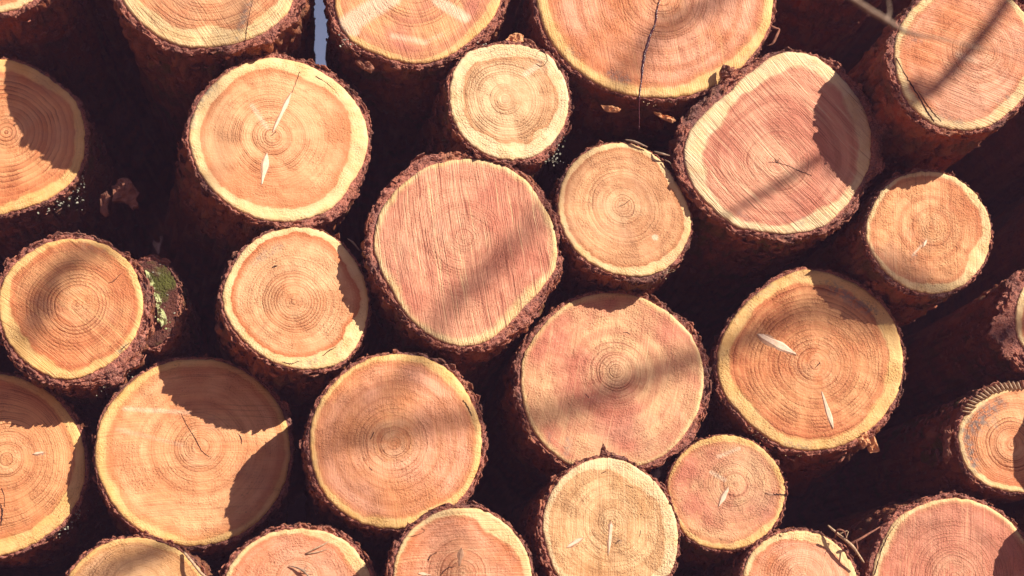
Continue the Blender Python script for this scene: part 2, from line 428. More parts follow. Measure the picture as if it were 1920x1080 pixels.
LOGS = {}
def build_log(key, spec, seed, label, group, far=False):
    rng = random.Random(seed)
    c = spec['c']; fr = Frame(c, spec.get('d', 100), spec.get('vp', (VPX, VPY)))
    NTH, NRR = (72, 10) if far else (300, 36)
    th = np.linspace(0, 2 * np.pi, NTH, endpoint=False)           # image angle, clockwise from the right
    deg = np.degrees(th)
    # outline in draft pixels around c
    if 'pts' in spec:
        P = np.array(spec['pts'], float); ang = np.degrees(np.arctan2(P[:, 1] - c[1], P[:, 0] - c[0])) % 360
        rad = np.hypot(P[:, 0] - c[0], P[:, 1] - c[1]); o = np.argsort(ang); ang, rad = ang[o], rad[o]
        a3 = np.concatenate([ang - 360, ang, ang + 360]); r3 = np.tile(rad, 3)
        rp = np.interp(deg, a3, r3)
        ker = np.array([1, 2, 3, 4, 3, 2, 1], float); ker /= ker.sum()
        rp = np.convolve(np.concatenate([rp[-3:], rp, rp[:3]]), ker, 'valid')
    else:
        rx, ry = spec['r']
        rp = rx * ry / np.hypot(ry * np.cos(th), rx * np.sin(th))
        rp *= 1 + .035 * fbm(np.cos(th) * 1.3, np.sin(th) * 1.3, seed, seed, 2)
    rp = rp + 1.1 * fbm(np.cos(th) * 16, np.sin(th) * 16, 0, seed + 3, 3)
    bt = periodic(deg, spec.get('bark'), 8)
    bt = bt * (1 + .30 * fbm(np.cos(th) * 2.5, np.sin(th) * 2.5, 6, seed + 6, 2) + .26 * fbm(np.cos(th) * 9, np.sin(th) * 9, 1, seed + 7, 3)) + 1.3 * fbm(np.cos(th) * 42, np.sin(th) * 42, 2, seed + 8, 2)
    bt = np.maximum(bt, 2.0)
    pith = spec.get('pith', c)
    W = np.array([fr.local(c[0] + r * math.cos(t), c[1] + r * math.sin(t)) for r, t in zip(rp, th)])
    O = np.array([fr.local(c[0] + (r + b) * math.cos(t), c[1] + (r + b) * math.sin(t)) for r, b, t in zip(rp, bt, th)])
    pl = np.array(fr.local(*pith))
    Rm = np.hypot(*(W - W.mean(0)).T).mean()
    root = bpy.data.objects.new('log', None); COL.objects.link(root)
    root.empty_display_size = .05; root.matrix_world = fr.mat
    tag(root, label, 'log', group)
    LOGS[key] = (root, fr)
    # ---- cut face: polar sheet from the pith to the rim
    s = np.linspace(0, 1, NRR + 1)[1:]
    fx = pl[0] + s[:, None] * (W[None, :, 0] - pl[0]); fy = pl[1] + s[:, None] * (W[None, :, 1] - pl[1])
    # rings are round near the pith and follow the outline near the rim
    local_r = np.hypot(W[:, 0] - pl[0], W[:, 1] - pl[1])
    mean_r = local_r.mean(); mixr = s[:, None] ** 1.5
    rr = s[:, None] * (local_r[None, :] * (1 - mixr) + mean_r * mixr)
    rpx = np.hypot(pith[0] - c[0], pith[1] - c[1])
    if 'heart' in spec:
        H = np.array(spec['heart'], float); ha = np.degrees(np.arctan2(H[:, 1] - c[1], H[:, 0] - c[0])) % 360
        hr = np.hypot(H[:, 0] - c[0], H[:, 1] - c[1]); o = np.argsort(ha)
        hrad = np.interp(deg, np.concatenate([ha[o] - 360, ha[o], ha[o] + 360]), np.tile(hr[o], 3)); sap_px = rp - hrad
    else:
        sap_px = periodic(deg, spec.get('sap'), 18)
    sap_px = sap_px * (1 + .26 * fbm(np.cos(th) * 2.2, np.sin(th) * 2.2, 4, seed + 21, 3)) + 1.0 * fbm(np.cos(th) * 14, np.sin(th) * 14, 4, seed + 22, 2)
    hfrac = 1 - np.clip(sap_px, 1, None) * fr.k / local_r
    heart = s[:, None] - hfrac[None, :]
    fz = .0006 * fbm(fx * 60, fy * 60, 0, seed + 31, 2) - .0012 * np.clip((s[:, None] - .975) / .025, 0, 1)
    PX = c[0] + fx / fr.k; PY = c[1] - fy / fr.k
    att = {'rr': rr, 'heart': heart, 'pale': stroke(PX, PY, spec.get('pale', ())), 'stain_shade': stroke(PX, PY, spec.get('stain_shade', ())), 'grey': stroke(PX, PY, spec.get('grey', ()))}
    V = np.stack([fx, fy, fz + 0 * fx], -1).reshape(-1, 3); V = np.vstack([V, [[pl[0], pl[1], 0]]])
    A = {k: np.append((v + 0 * fx).ravel(), {'heart': -1.0}.get(k, 0.0)) for k, v in att.items()}
    # a short skirt closes the sheet into the log
    skirt = np.stack([W[:, 0] * .995, W[:, 1] * .995, np.full(NTH, -.02)], -1); ns = len(V)
    V = np.vstack([V, skirt])
    for k in A: A[k] = np.append(A[k], A[k][(NRR - 1) * NTH: NRR * NTH])
    i = np.arange(NTH); j = (i + 1) % NTH; Q = []
    for r_ in range(NRR - 1):
        a = r_ * NTH
        Q.append(np.stack([a + i, a + NTH + i, a + NTH + j, a + j], -1)[:, ::-1])
    a = (NRR - 1) * NTH
    Q.append(np.stack([a + i, ns + i, ns + j, a + j], -1)[:, ::-1])
    T = np.stack([np.full(NTH, NRR * NTH), i, j], -1)[:, ::-1]
    face = link('cut_face', mesh_np('cut_face', V, np.vstack(Q), T, attrs=A, mat=wood_material(spec['st'], seed)), root)
    # ---- bark: ragged rim ring, then the side of the log running back
    rim_s = np.array([-.10, .06, .2, .35, .5, .65, .8, .92, 1.0]) if not far else np.array([-.1, .5, 1.0])
    back = np.concatenate([np.linspace(.004, .16, 4 if far else 30), np.geomspace(.18, LOG_LEN, 5 if far else 13)])
    rows = []; plate = []; rimv = []; cell = []
    cen = W.mean(0); dirn = O - cen; rad_o = np.hypot(*dirn.T); dirn = dirn / rad_o[:, None]
    amp = spec.get('bamp', 1.0) * float(np.clip(bt.mean() / 11, .35, 1.3))
    for q in rim_s:
        xy = W + (O - W) * q
        rg = fbm(xy[:, 0] * 230, xy[:, 1] * 230, .5, seed + 41, 3)
        z = -.0030 + .0050 * rg * min(1, max(0, q) * 2 + .15) - .0035 * max(0, q) ** 3
        if q > .2: z = z + .003 * np.maximum(0, fbm(th * 14, q * 3, 0, seed + 44, 2)) * spec.get('lip', 1.0)
        rows.append(np.column_stack([xy, z])); plate.append(.5 + .5 * rg); rimv.append(np.full(NTH, 1.0)); cell.append(.5 + .5 * vnoise(th * 20, q * 4, 0, seed))
    cx, sx = np.cos(th)[None, :] * Rm, np.sin(th)[None, :] * Rm; ZB = back[:, None] + 0 * cx
    cx, sx = cx + 0 * ZB, sx + 0 * ZB
    ncell = max(12, round(2 * np.pi * Rm / .019))
    warp = fbm(cx * 55, sx * 55, ZB * 28, seed + 2, 2)
    f1, f2, cid = worley(th[None, :] / (2 * np.pi) * ncell + .35 * warp, ZB / .042 + .3 * warp, ncell, seed + 50)
    pl_h = np.clip((f2 - f1) * 2.2, 0, 1) ** .6
    rough = fbm(cx * 110, sx * 110, ZB * 60, seed + 60, 2 if far else 3)
    lump = fbm(cx * 9, sx * 9, ZB * 5, seed + 70, 2)
    grow = np.minimum(1, ZB / .05)
    amp = amp + (1.25 - amp) * np.clip((ZB - .02) / .07, 0, 1)
    dr = ((pl_h - .75) * .0085 + rough * .0026) * amp * (.35 + .65 * grow) + lump * .0035 * grow + .0035 * (cid - .5) * amp * grow
    thick = np.minimum(bt, 9)[None, :] + (bt - np.minimum(bt, 9))[None, :] * np.exp(-ZB / .12)   # the torn bark at the cut flares
    rad = (np.hypot(*(W - cen).T)[None, :] + thick * fr.k + dr) * (1 + spec.get('taper', .03) * ZB)
    for r_, zb in enumerate(back):
        rows.append(np.column_stack([cen + dirn * rad[r_][:, None], np.full(NTH, -zb)])); plate.append(pl_h[r_])
        rimv.append(np.full(NTH, max(0, 1 - zb / .016))); cell.append(cid[r_])
    V = np.vstack(rows); Q = []
    for r_ in range(len(rows) - 1):
        a = r_ * NTH; Q.append(np.stack([a + i, a + NTH + i, a + NTH + j, a + j], -1)[:, ::-1])
    V = np.vstack([V, [[cen[0], cen[1], -LOG_LEN]]]); a = (len(rows) - 1) * NTH
    T = np.stack([np.full(NTH, len(V) - 1), a + j, a + i], -1)[:, ::-1]
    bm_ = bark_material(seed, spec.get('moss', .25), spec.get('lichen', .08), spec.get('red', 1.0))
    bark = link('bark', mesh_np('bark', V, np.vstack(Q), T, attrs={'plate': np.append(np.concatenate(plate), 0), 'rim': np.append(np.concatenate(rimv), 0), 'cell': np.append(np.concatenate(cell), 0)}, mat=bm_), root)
    if far: return root
    # ---- loose torn scales round the rim
    parts = []
    dens = spec.get('flakes', 1.0)
    for _ in range(int(260 * dens)):
        k = rng.randrange(NTH); t = th[k]
        if rng.random() > min(1, (bt[k] / 13) ** 1.6): continue
        q = rng.uniform(.2, 1.0); p2 = W[k] + (O[k] - W[k]) * q
        rd = np.array([dirn[k][0], dirn[k][1], 0]); tg = np.array([-rd[1], rd[0], 0]); zz = np.array([0, 0, 1.0])
        tilt = rng.uniform(-.5, .9); u = zz * math.cos(tilt) + rd * math.sin(tilt); nn = rd * math.cos(tilt) - zz * math.sin(tilt)
        sc_ = (.25 + 1.1 * rng.random() ** 2.5) * min(1.3, .55 + bt[k] / 18)
        parts.append(flake_mesh(rng, np.array([p2[0], p2[1], -.005 + rng.uniform(-.006, .004)]), u, tg * math.cos(.3) + zz * rng.uniform(-.3, .4), nn, .010 * sc_, .014 * sc_, .0016, 5))
    for _ in range(int(130 * dens)):      # hanging on the sides a little farther back
        k = rng.randrange(NTH); zb = rng.uniform(.012, .26)
        rd = np.array([dirn[k][0], dirn[k][1], 0]); tg = np.array([-rd[1], rd[0], 0]); zz = np.array([0, 0, 1.0])
        rb = np.hypot(*(W[k] - cen)) + min(bt[k], 9 + (bt[k] - 9) * math.exp(-zb / .12)) * fr.k
        tilt = rng.uniform(0, .5); u = zz * math.cos(tilt) + rd * math.sin(tilt); nn = rd * math.cos(tilt) - zz * math.sin(tilt)
        b3 = np.array([cen[0], cen[1], -zb]) + rd * rb; sc_ = rng.uniform(.6, 1.7)
        parts.append(flake_mesh(rng, b3, u, tg, nn, .020 * sc_, .011 * sc_, .002, 6))
    if parts:
        v, q_, t_ = join_np(parts)
        me = mesh_np('bark_scales', v, q_, t_, smooth=False, attrs={'rim': np.full(len(v), .62), 'plate': np.full(len(v), .6), 'cell': np.repeat([rng.random() for _ in parts], [len(p[0]) for p in parts])}, mat=bm_)
        bs = link('bark_scales', me, bark); bs['kind'] = 'stuff'
    # ---- knots, cracks
    for kn in spec.get('knots', ()):
        v, q_, _ = lens_mesh(fr, *kn[:5], taper=kn[5] if len(kn) > 5 else .8)
        mk = M_knot_dark if (len(kn) > 6 and kn[6] == 'dark') else M_knot
        link('knot', mesh_np('knot', v, q_, smooth=False, mat=mk), face)
        # the dark outline of the knot
        L = math.hypot(kn[2] - kn[0], kn[3] - kn[1]); ux, uy = (kn[2] - kn[0]) / L, (kn[3] - kn[1]) / L
        v, q_, _ = lens_mesh(fr, kn[0] - ux * 2 - uy * .6, kn[1] - uy * 2 + ux * .6, kn[2] + ux * 2 - uy * .6, kn[3] + uy * 2 + ux * .6, kn[4] + 3.0, h=.0002, z0=.0004, taper=kn[5] if len(kn) > 5 else .8)
        link('knot_rim', mesh_np('knot_rim', v, q_, mat=M_knot_dark), face)
    for pts, wd in spec.get('cracks', ()):
        v, q_, _ = ribbon(fr, pts, wd)
        link('crack', mesh_np('crack', v, q_, mat=M_crack), face)
    return root

def st(h1, h2, sap, ring=5.0, rs=.6, rfade=.16, saw=0, ss=.2, sk=.35, soft=.02, rb=1.0, edge=.35):
    return dict(h1=h1, h2=h2, sap=sap, ring=ring, rs=rs, rfade=rfade, saw=saw, ss=ss, sk=sk, soft=soft, rb=rb, edge=edge)
ORANGE = (.68, .235, .10); ORANGE2 = (.86, .415, .195); PINK = (.64, .225, .150); PINK2 = (.86, .405, .262)
BEIGE = (.60, .28, .135); BEIGE2 = (.86, .50, .275); PEACH = (.70, .285, .13); PEACH2 = (.90, .48, .25)
SAPY = (.90, .585, .25); SAPC = (.92, .675, .37); SAPW = (.93, .72, .45)

S = {}
S['A'] = dict(c=(3, 258), d=-60, pith=(11, 248), pts=[(7,111),(56,126),(104,156),(141,189),(157,237),(158,267),(157,287),(144,326),(111,359),(56,385),(22,396),(0,402),(-80,380),(-140,310),(-152,250),(-120,160),(-60,120)],
    bark=[(0,9),(40,9),(90,7),(180,8),(270,6),(320,6)], sap=[(0,16),(60,24),(90,26),(300,20)], st=st(ORANGE, ORANGE2, SAPY, 7.5, .85, .18, -80, .10, .3), moss=.5, lichen=.35)
S['B'] = dict(c=(388, -76), d=160, pts=[(229,0),(238,16),(264,42),(291,64),(322,80),(351,87),(378,89),(420,84),(464,73),(505,53),(538,24),(550,0),(568,-70),(545,-150),(480,-215),(390,-238),(300,-215),(230,-150),(208,-76)],
    bark=[(0,22),(45,20),(90,10),(135,12),(160,14),(270,12)], sap=[(90,38),(135,36),(30,30),(200,25),(270,25)], st=st(ORANGE, PEACH2, SAPC, 6, .55, .3, -52, .45, .35), moss=.6,
    stain_shade=[(462,0,455,60,9,.55)], grey=[(470,5,452,78,8,.8)], pith=(392,-60), cracks=[([(475,-5),(465,40),(460,76)],[1,2,1])])
S['C'] = dict(c=(785, -40), d=128, pts=[(627,0),(633,31),(639,52),(663,80),(704,99),(742,112),(789,118),(827,110),(861,91),(893,66),(918,41),(934,16),(938,0),(946,-50),(930,-120),(870,-185),(785,-205),(700,-180),(645,-120),(624,-50)],
    bark=[(0,10),(40,13),(80,6),(100,10),(140,13),(180,14),(270,10)], sap=[(90,14),(0,18),(180,16)], st=st(PINK, ORANGE2, SAPY, 7, .5, .14, -68, .42, .2, .05), pith=(775,-40),
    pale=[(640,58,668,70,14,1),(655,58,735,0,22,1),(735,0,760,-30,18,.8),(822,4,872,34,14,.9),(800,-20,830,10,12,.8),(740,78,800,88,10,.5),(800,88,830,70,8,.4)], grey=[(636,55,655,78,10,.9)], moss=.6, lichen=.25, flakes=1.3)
S['D'] = dict(c=(954, 192), d=150, pith=(946,186), vp=(420,1050), pts=[(877,98),(915,87),(956,83),(997,90),(1031,104),(1047,126),(1063,164),(1066,195),(1060,227),(1041,261),(1006,290),(962,299),(915,290),(877,264),(852,227),(844,189),(845,157),(855,126)],
    bark=[(0,5),(45,12),(60,16),(90,7),(180,6),(250,5),(300,9)], sap=[(0,26),(45,38),(90,34),(135,26),(180,32),(225,24),(270,28),(310,26)], st=st((.70, .39, .20), (.88, .57, .33), SAPW, 4.2, .7, .12, 80, .06, .55, .06, edge=.5),
    stain_shade=[(946,186,948,190,7,.55)], grey=[(1010,108,1022,118,11,.5)], pale=[(985,135,1010,116,9,.6)], moss=.5, lichen=.5, cracks=[([(1004,108),(1010,96),(1022,100),(1026,114),(1016,124),(1005,120)],[1.2,1,1.2,1])])
S['E'] = dict(c=(1228, -25), d=140, pith=(1240,-6), pts=[(1006,0),(1014,31),(1032,76),(1056,107),(1084,133),(1118,156),(1160,173),(1196,180),(1240,182),(1279,180),(1318,169),(1350,156),(1386,128),(1423,86),(1443,47),(1449,13),(1450,-20),(1440,-100),(1380,-180),(1300,-225),(1220,-235),(1120,-215),(1050,-150),(1012,-80)],
    bark=[(0,7),(40,8),(90,6),(135,8),(180,10),(270,8)], sap=[(0,16),(45,26),(90,18),(135,24),(170,20),(270,20)], st=st(ORANGE, PINK2, SAPY, 5.5, .7, .13, -77, .38, .45), moss=.3, red=1.15,
    stain_shade=[(1240,30,1222,60,8,.35)], grey=[(1140,155,1170,165,12,.7),(1060,105,1080,120,8,.5),(1385,125,1420,90,9,.4)])
S['F'] = dict(c=(523, 262), d=110, pith=(509,255), vp=(160,1200), pts=[(509,108),(558,116),(615,143),(656,179),(684,224),(690,261),(682,301),(656,346),(631,383),(583,407),(526,415),(468,403),(411,367),(379,330),(359,285),(354,253),(367,204),(395,163),(444,126)],
    bark=[(0,9),(40,17),(60,24),(90,8),(135,10),(180,9),(230,5),(270,10),(310,12)], sap=[(0,34),(20,38),(45,26),(90,22),(135,20),(180,18),(225,24),(270,22),(315,30)], st=st(PEACH, PEACH2, SAPC, 3.6, .85, .10, 10, .10, .4, .035, edge=.5),
    knots=[(546,175,512,247,9,.9),(501,288,491,345,13,.7)], cracks=[([(562,134),(556,152),(547,174)],[1.5,1.5,2.5]),([(509,255),(517,247)],[2,2]),([(592,143),(618,160),(636,180)],[2,1.5,1])],
    grey=[(366,205,395,165,14,.8),(362,250,372,205,12,.6)], pale=[(470,200,500,240,8,.5)], moss=.4, flakes=1.2)
S['G'] = dict(c=(873, 472), d=147, pith=(868,446), vp=(560,1300), pts=[(705,423),(717,390),(754,346),(794,317),(843,301),(896,299),(945,311),(986,337),(1014,378),(1037,423),(1045,464),(1041,504),(1018,537),(982,574),(945,614),(913,639),(864,649),(815,633),(774,602),(737,545),(709,492),(700,456)],
    bark=[(0,11),(20,12),(45,22),(70,20),(90,12),(135,12),(180,17),(200,18),(225,22),(255,18),(280,6),(310,11),(340,14)], sap=[(0,10),(60,22),(90,20),(135,10),(180,10),(225,9),(270,8)], st=st(PINK, PINK2, SAPC, 5, .30, .10, -81, .85, .4, edge=.1), moss=.45, flakes=1.6, lip=1.5, bamp=1.3, red=1.1)
S['H'] = dict(c=(1170, 393), d=140, pith=(1167,386), pts=[(1147,268),(1183,270),(1213,281),(1245,308),(1266,341),(1287,382),(1297,409),(1293,439),(1275,477),(1248,504),(1210,517),(1168,516),(1124,501),(1088,477),(1061,441),(1047,400),(1047,370),(1056,338),(1073,308),(1106,281)],
    bark=[(0,3),(40,8),(60,11),(90,8),(135,8),(180,5),(225,5),(270,4)], sap=[(0,14),(40,20),(60,26),(90,16),(180,15),(270,12)], st=st(BEIGE, PEACH2, SAPC, 5.2, .75, .09, 5, .08, .45, .05, edge=.55), moss=.3,
    stain_shade=[(1140,350,1200,345,18,.25),(1215,370,1225,420,12,.2)], pale=[(1228,445,1228,445,7,1.3)], cracks=[([(1160,388),(1172,382),(1183,373)],[1.5,2,1])])
S['I'] = dict(c=(1465, 268), d=160, pith=(1457,305), pts=[(1461,100),(1504,98),(1534,109),(1576,145),(1606,179),(1628,226),(1633,273),(1630,311),(1610,350),(1576,396),(1547,422),(1513,433),(1427,433),(1380,424),(1334,388),(1304,354),(1285,311),(1283,286),(1293,247),(1325,209),(1368,175),(1419,128)],
    heart=[(1487,130),(1521,141),(1564,171),(1602,230),(1608,281),(1602,320),(1568,375),(1530,401),(1495,413),(1440,422),(1397,407),(1359,384),(1329,350),(1323,298),(1342,239),(1376,192),(1423,162),(1453,143)],
    bark=[(0,24),(30,18),(45,20),(75,12),(95,10),(130,9),(180,17),(215,24),(240,20),(270,6),(290,6),(305,22),(325,22),(345,22)], st=st(PINK, PINK2, SAPW, 5.5, .40, .14, -48, .75, .25, .012, edge=.2), moss=.75, flakes=1.7, lip=1.5, bamp=1.3,
    cracks=[([(1440,304),(1457,305),(1480,312),(1502,322),(1522,329)],[1,2.5,1.5,2.5,1]),([(1457,305),(1462,296)],[2,1]),([(1457,305),(1452,298)],[2,1])], grey=[(1490,422,1505,418,9,.7),(1395,420,1380,410,9,.4)])
S['J'] = dict(c=(1812, 98), d=276, pith=(1838,98), pts=[(1729,0),(1702,27),(1684,59),(1677,89),(1679,119),(1687,154),(1705,193),(1732,219),(1753,234),(1785,241),(1821,243),(1856,234),(1892,210),(1920,181),(1940,140),(1948,85),(1935,45),(1905,8),(1880,-18),(1839,-40),(1790,-38)],
    bark=[(0,8),(45,9),(90,9),(135,12),(180,12),(225,9),(315,10)], sap=[(90,20),(45,20),(135,22),(180,15),(225,18),(300,12)], st=st(ORANGE, PINK2, SAPC, 5, .30, .1, -20, .55, .45), moss=.25, red=1.35,
    cracks=[([(1680,108),(1700,145),(1722,180),(1742,215),(1752,228)],[2,4,3,4,2]),([(1722,172),(1745,205),(1765,228)],[1,1.5,1])], pale=[(1795,105,1830,115,14,.4),(1790,135,1830,145,14,.35)], grey=[(1870,195,1885,185,10,.6),(1712,78,1722,80,6,.6),(1735,222,1790,238,9,.5)])
S['K'] = dict(c=(1742, 436), d=172, pith=(1747,426), pts=[(1642,379),(1655,356),(1680,336),(1715,324),(1749,322),(1778,327),(1810,345),(1835,370),(1853,402),(1858,433),(1854,468),(1838,502),(1815,528),(1787,544),(1755,550),(1718,545),(1686,530),(1657,505),(1635,474),(1624,442),(1627,411)],
    bark=[(0,6),(45,5),(90,8),(135,9),(180,4),(225,5),(270,5),(315,5)], sap=[(0,18),(30,26),(60,22),(90,15),(135,11),(180,9),(270,10),(330,16)], st=st(ORANGE, ORANGE2, SAPC, 4.2, .35, .07, 88, .34, .7, .02), moss=.4, red=1.2,
    knots=[(1737,450,1731,463,6,.8)], grey=[(1704,487,1712,482,5,1.0)], stain_shade=[(1733,440,1740,470,16,.25)], pale=[(1708,480,1725,462,3,.8)])
S['L'] = dict(c=(132, 580), d=40, pith=(145,572), pts=[(0,542),(19,504),(57,473),(94,454),(135,448),(176,451),(217,470),(245,495),(261,530),(267,567),(264,599),(249,637),(220,668),(183,693),(132,710),(104,710),(69,693),(31,662),(3,611),(-3,575)],
    bark=[(0,17),(30,28),(55,34),(80,18),(110,13),(150,10),(180,6),(225,9),(270,12),(310,8),(340,12)], sap=[(0,12),(45,10),(90,22),(135,30),(180,22),(225,16),(270,10)], st=st(ORANGE, ORANGE2, SAPY, 5.0, 1.0, .10, -38, .40, .45), moss=.5, lichen=.12, flakes=1.8, lip=1.5,
    stain_shade=[(120,455,165,470,10,.3)], grey=[(150,455,190,462,9,.35),(225,660,240,645,6,.9)], cracks=[([(204,530),(212,528),(220,520),(228,512)],[1,3,1.5,1]),([(228,655),(236,648),(243,643)],[3,2,1])])
S['M'] = dict(c=(555, 560), d=105, pith=(551,566), vp=(420,1350), pts=[(418,576),(418,546),(429,514),(452,475),(488,444),(532,429),(568,427),(603,432),(627,446),(648,466),(671,499),(686,534),(691,570),(686,603),(674,638),(654,668),(621,687),(580,691),(544,689),(506,674),(467,647),(437,614)],
    bark=[(0,4),(45,6),(90,7),(120,9),(150,9),(180,6),(225,5),(270,5),(315,5)], sap=[(0,20),(30,34),(60,34),(90,18),(135,15),(180,15),(225,16),(270,15),(320,18)], st=st(PEACH, BEIGE2, SAPC, 4.6, .70, .09, 30, .08, .55, .03, edge=.7), moss=.35,
    cracks=[([(511,502),(516,499),(520,498)],[3,4,2]),([(529,678),(544,682),(562,677)],[1,4,1]),([(605,667),(618,657),(632,650)],[2,3,1])], grey=[(474,492,522,458,9,.6),(590,680,606,672,12,.6)], stain_shade=[(488,632,508,605,5,.45),(500,520,560,495,14,.25)])
S['N'] = dict(c=(362, 850), d=0, pith=(375,838), vp=(430,1500), pts=[(179,873),(180,827),(193,780),(224,737),(271,698),(317,679),(368,673),(418,679),(461,698),(500,729),(527,768),(541,811),(543,858),(533,904),(508,951),(473,986),(430,1009),(383,1021),(344,1023),(313,1015),(267,997),(228,967),(197,920)],
    bark=[(0,9),(45,8),(90,5),(135,5),(180,4),(225,5),(270,6),(315,7)], sap=[(0,13),(45,14),(90,13),(120,18),(150,20),(180,23),(225,20),(270,13)], st=st(PEACH, PEACH2, SAPY, 4.4, .55, .10, 5, .32, .45, .03), moss=.3,
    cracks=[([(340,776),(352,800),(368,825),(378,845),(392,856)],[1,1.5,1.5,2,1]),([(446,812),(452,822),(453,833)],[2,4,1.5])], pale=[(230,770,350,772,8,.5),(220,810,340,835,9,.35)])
S['O'] = dict(c=(742, 828), d=147, pith=(738,832), vp=(600,1300), pts=[(581,837),(583,798),(596,760),(627,717),(666,686),(705,668),(747,664),(789,668),(831,686),(863,717),(884,753),(898,788),(903,823),(900,865),(884,907),(856,943),(821,967),(775,987),(733,990),(691,985),(656,969),(617,939),(592,893)],
    bark=[(0,10),(30,13),(50,12),(90,5),(135,7),(180,10),(225,7),(270,6),(310,10),(340,10)], sap=[(0,13),(45,16),(90,17),(135,17),(180,12),(225,11),(270,13),(310,22)], st=st(PEACH, PINK2, SAPY, 5.2, .85, .085, -83, .22, .45), moss=.3,
    cracks=[([(868,750),(877,762),(885,780)],[1.5,3.5,1.5]),([(692,876),(698,882)],[2.5,2.5]),([(695,823),(701,810)],[2,3])])
S['P'] = dict(c=(1148, 712), d=80, pith=(1155,696), pts=[(977,707),(980,671),(1000,636),(1032,597),(1070,566),(1109,553),(1158,550),(1200,557),(1239,576),(1274,604),(1303,640),(1317,678),(1320,717),(1313,759),(1292,802),(1264,837),(1232,861),(1197,874),(1140,880),(1070,872),(1039,851),(1003,812),(984,766)],
    bark=[(0,12),(40,14),(60,10),(90,6),(135,8),(160,10),(180,12),(225,8),(270,6),(310,15),(340,13)], sap=[(0,8),(90,9),(180,7),(270,6)], st=st(PINK, BEIGE2, SAPC, 4.6, .75, .07, 78, .28, .55, edge=.1), moss=.3, flakes=1.3,
    cracks=[([(1168,623),(1176,624),(1182,627)],[1,3,1]),([(1098,738),(1104,746)],[2,1.5])], grey=[(1060,850,1065,825,7,.8),(1028,830,1030,815,5,.5)])
S['Q'] = dict(c=(1520, 675), d=95, pith=(1528,684), vp=(1050,1350), pts=[(1345,698),(1347,655),(1361,620),(1384,585),(1427,546),(1466,519),(1504,505),(1539,509),(1582,523),(1621,542),(1652,569),(1676,604),(1689,643),(1693,682),(1687,725),(1668,764),(1637,799),(1598,826),(1559,840),(1504,844),(1466,836),(1427,811),(1384,772),(1357,737)],
    bark=[(0,7),(30,10),(50,15),(75,9),(110,8),(150,8),(180,6),(225,7),(270,7),(315,8)], sap=[(0,28),(30,26),(60,22),(90,22),(135,30),(180,28),(225,26),(270,26),(300,20),(330,26)], st=st(ORANGE, ORANGE2, SAPY, 6.6, 1.0, .2, -5, .06, .6, .015), moss=.4, red=1.1, flakes=1.4,
    knots=[(1422,627,1492,664,17,.8),(1541,735,1562,802,11,1.2)], grey=[(1565,530,1640,580,14,.9),(1470,835,1500,838,10,.6),(1410,570,1412,575,6,.6),(1430,545,1450,530,10,.5)], stain_shade=[(1395,635,1425,628,14,.4),(1530,684,1500,700,3,.2)], cracks=[([(1528,690),(1538,680)],[1,2.5])])  # dark stroke at the left knot paints branch shadow, upper left grey paints shade
S['R'] = dict(c=(1362, 922), d=100, pith=(1378,908), vp=(1000,1400), pts=[(1251,908),(1259,881),(1278,851),(1305,830),(1338,818),(1370,816),(1403,824),(1432,843),(1454,868),(1468,895),(1472,922),(1465,957),(1449,987),(1424,1011),(1397,1025),(1359,1030),(1324,1026),(1291,1009),(1275,987),(1262,952)],
    bark=[(0,4),(90,5),(180,4),(270,3)], sap=[(0,9),(45,14),(90,14),(135,10),(180,5),(225,10),(270,12),(315,12)], st=st(PINK, BEIGE2, SAPY, 4, .35, .07, 60, .08, .8, .04), moss=.6,
    knots=[(1366,914,1348,949,10,.8),(1437,924,1450,928,5,.8,'dark')], pale=[(1335,885,1360,900,6,.7),(1350,855,1390,840,6,.6)], cracks=[([(1450,926),(1462,927),(1474,929)],[6,6,5])])
S['S'] = dict(c=(1145, 985), d=125, pith=(1148,980), pts=[(1018,976),(1023,949),(1040,914),(1067,884),(1099,865),(1137,857),(1170,865),(1205,884),(1232,908),(1254,941),(1267,973),(1271,1003),(1268,1038),(1259,1071),(1225,1100),(1150,1113),(1080,1100),(1045,1080),(1031,1044),(1021,1011)],
    bark=[(0,5),(90,6),(150,10),(180,8),(225,6),(270,6),(315,5)], sap=[(0,26),(315,26),(270,24),(225,18),(180,14),(135,16),(90,20)], st=st((.66,.35,.155), (.87,.54,.285), SAPW, 4.2, .35, .09, 88, .32, .75, .05), moss=.3,
    knots=[(1063,1026,1092,1009,9,.9),(1146,980,1141,1040,9,.45)], stain_shade=[(1150,1040,1150,1075,14,.3),(1060,940,1075,960,16,.2)], cracks=[([(1154,1020),(1160,1014),(1164,1012)],[4,3,1]),([(1128,887),(1136,884)],[2,2]),([(1174,910),(1186,914)],[1,2]),([(1199,1006),(1202,994)],[1.5,1])], grey=[(1150,1010,1165,1016,6,.5)])
S['T'] = dict(c=(868, 1078), d=220, pith=(868,1075), pts=[(736,1080),(742,1046),(758,1010),(787,981),(826,959),(865,952),(904,956),(942,978),(972,1010),(991,1046),(997,1080),(985,1130),(945,1180),(868,1200),(800,1185),(755,1140)],
    bark=[(0,6),(90,6),(180,9),(225,8),(270,7),(315,6)], sap=[(0,15),(315,30),(290,26),(270,18),(225,10),(180,6)], st=st(ORANGE, PINK2, SAPC, 4.6, .8, .07, 3, .4, .35), moss=.3,
    knots=[(866,1029,862,1060,9,.9,'dark'),(784,1075,808,1078,6,.8)], stain_shade=[(870,1000,890,1030,12,.35)], cracks=[([(803,1050),(808,1042),(819,1036)],[4,3,2]),([(770,1006),(790,1000),(796,995),(790,990)],[1,1,1,1]),([(826,1078),(838,1066),(852,1062)],[2,4,2])])
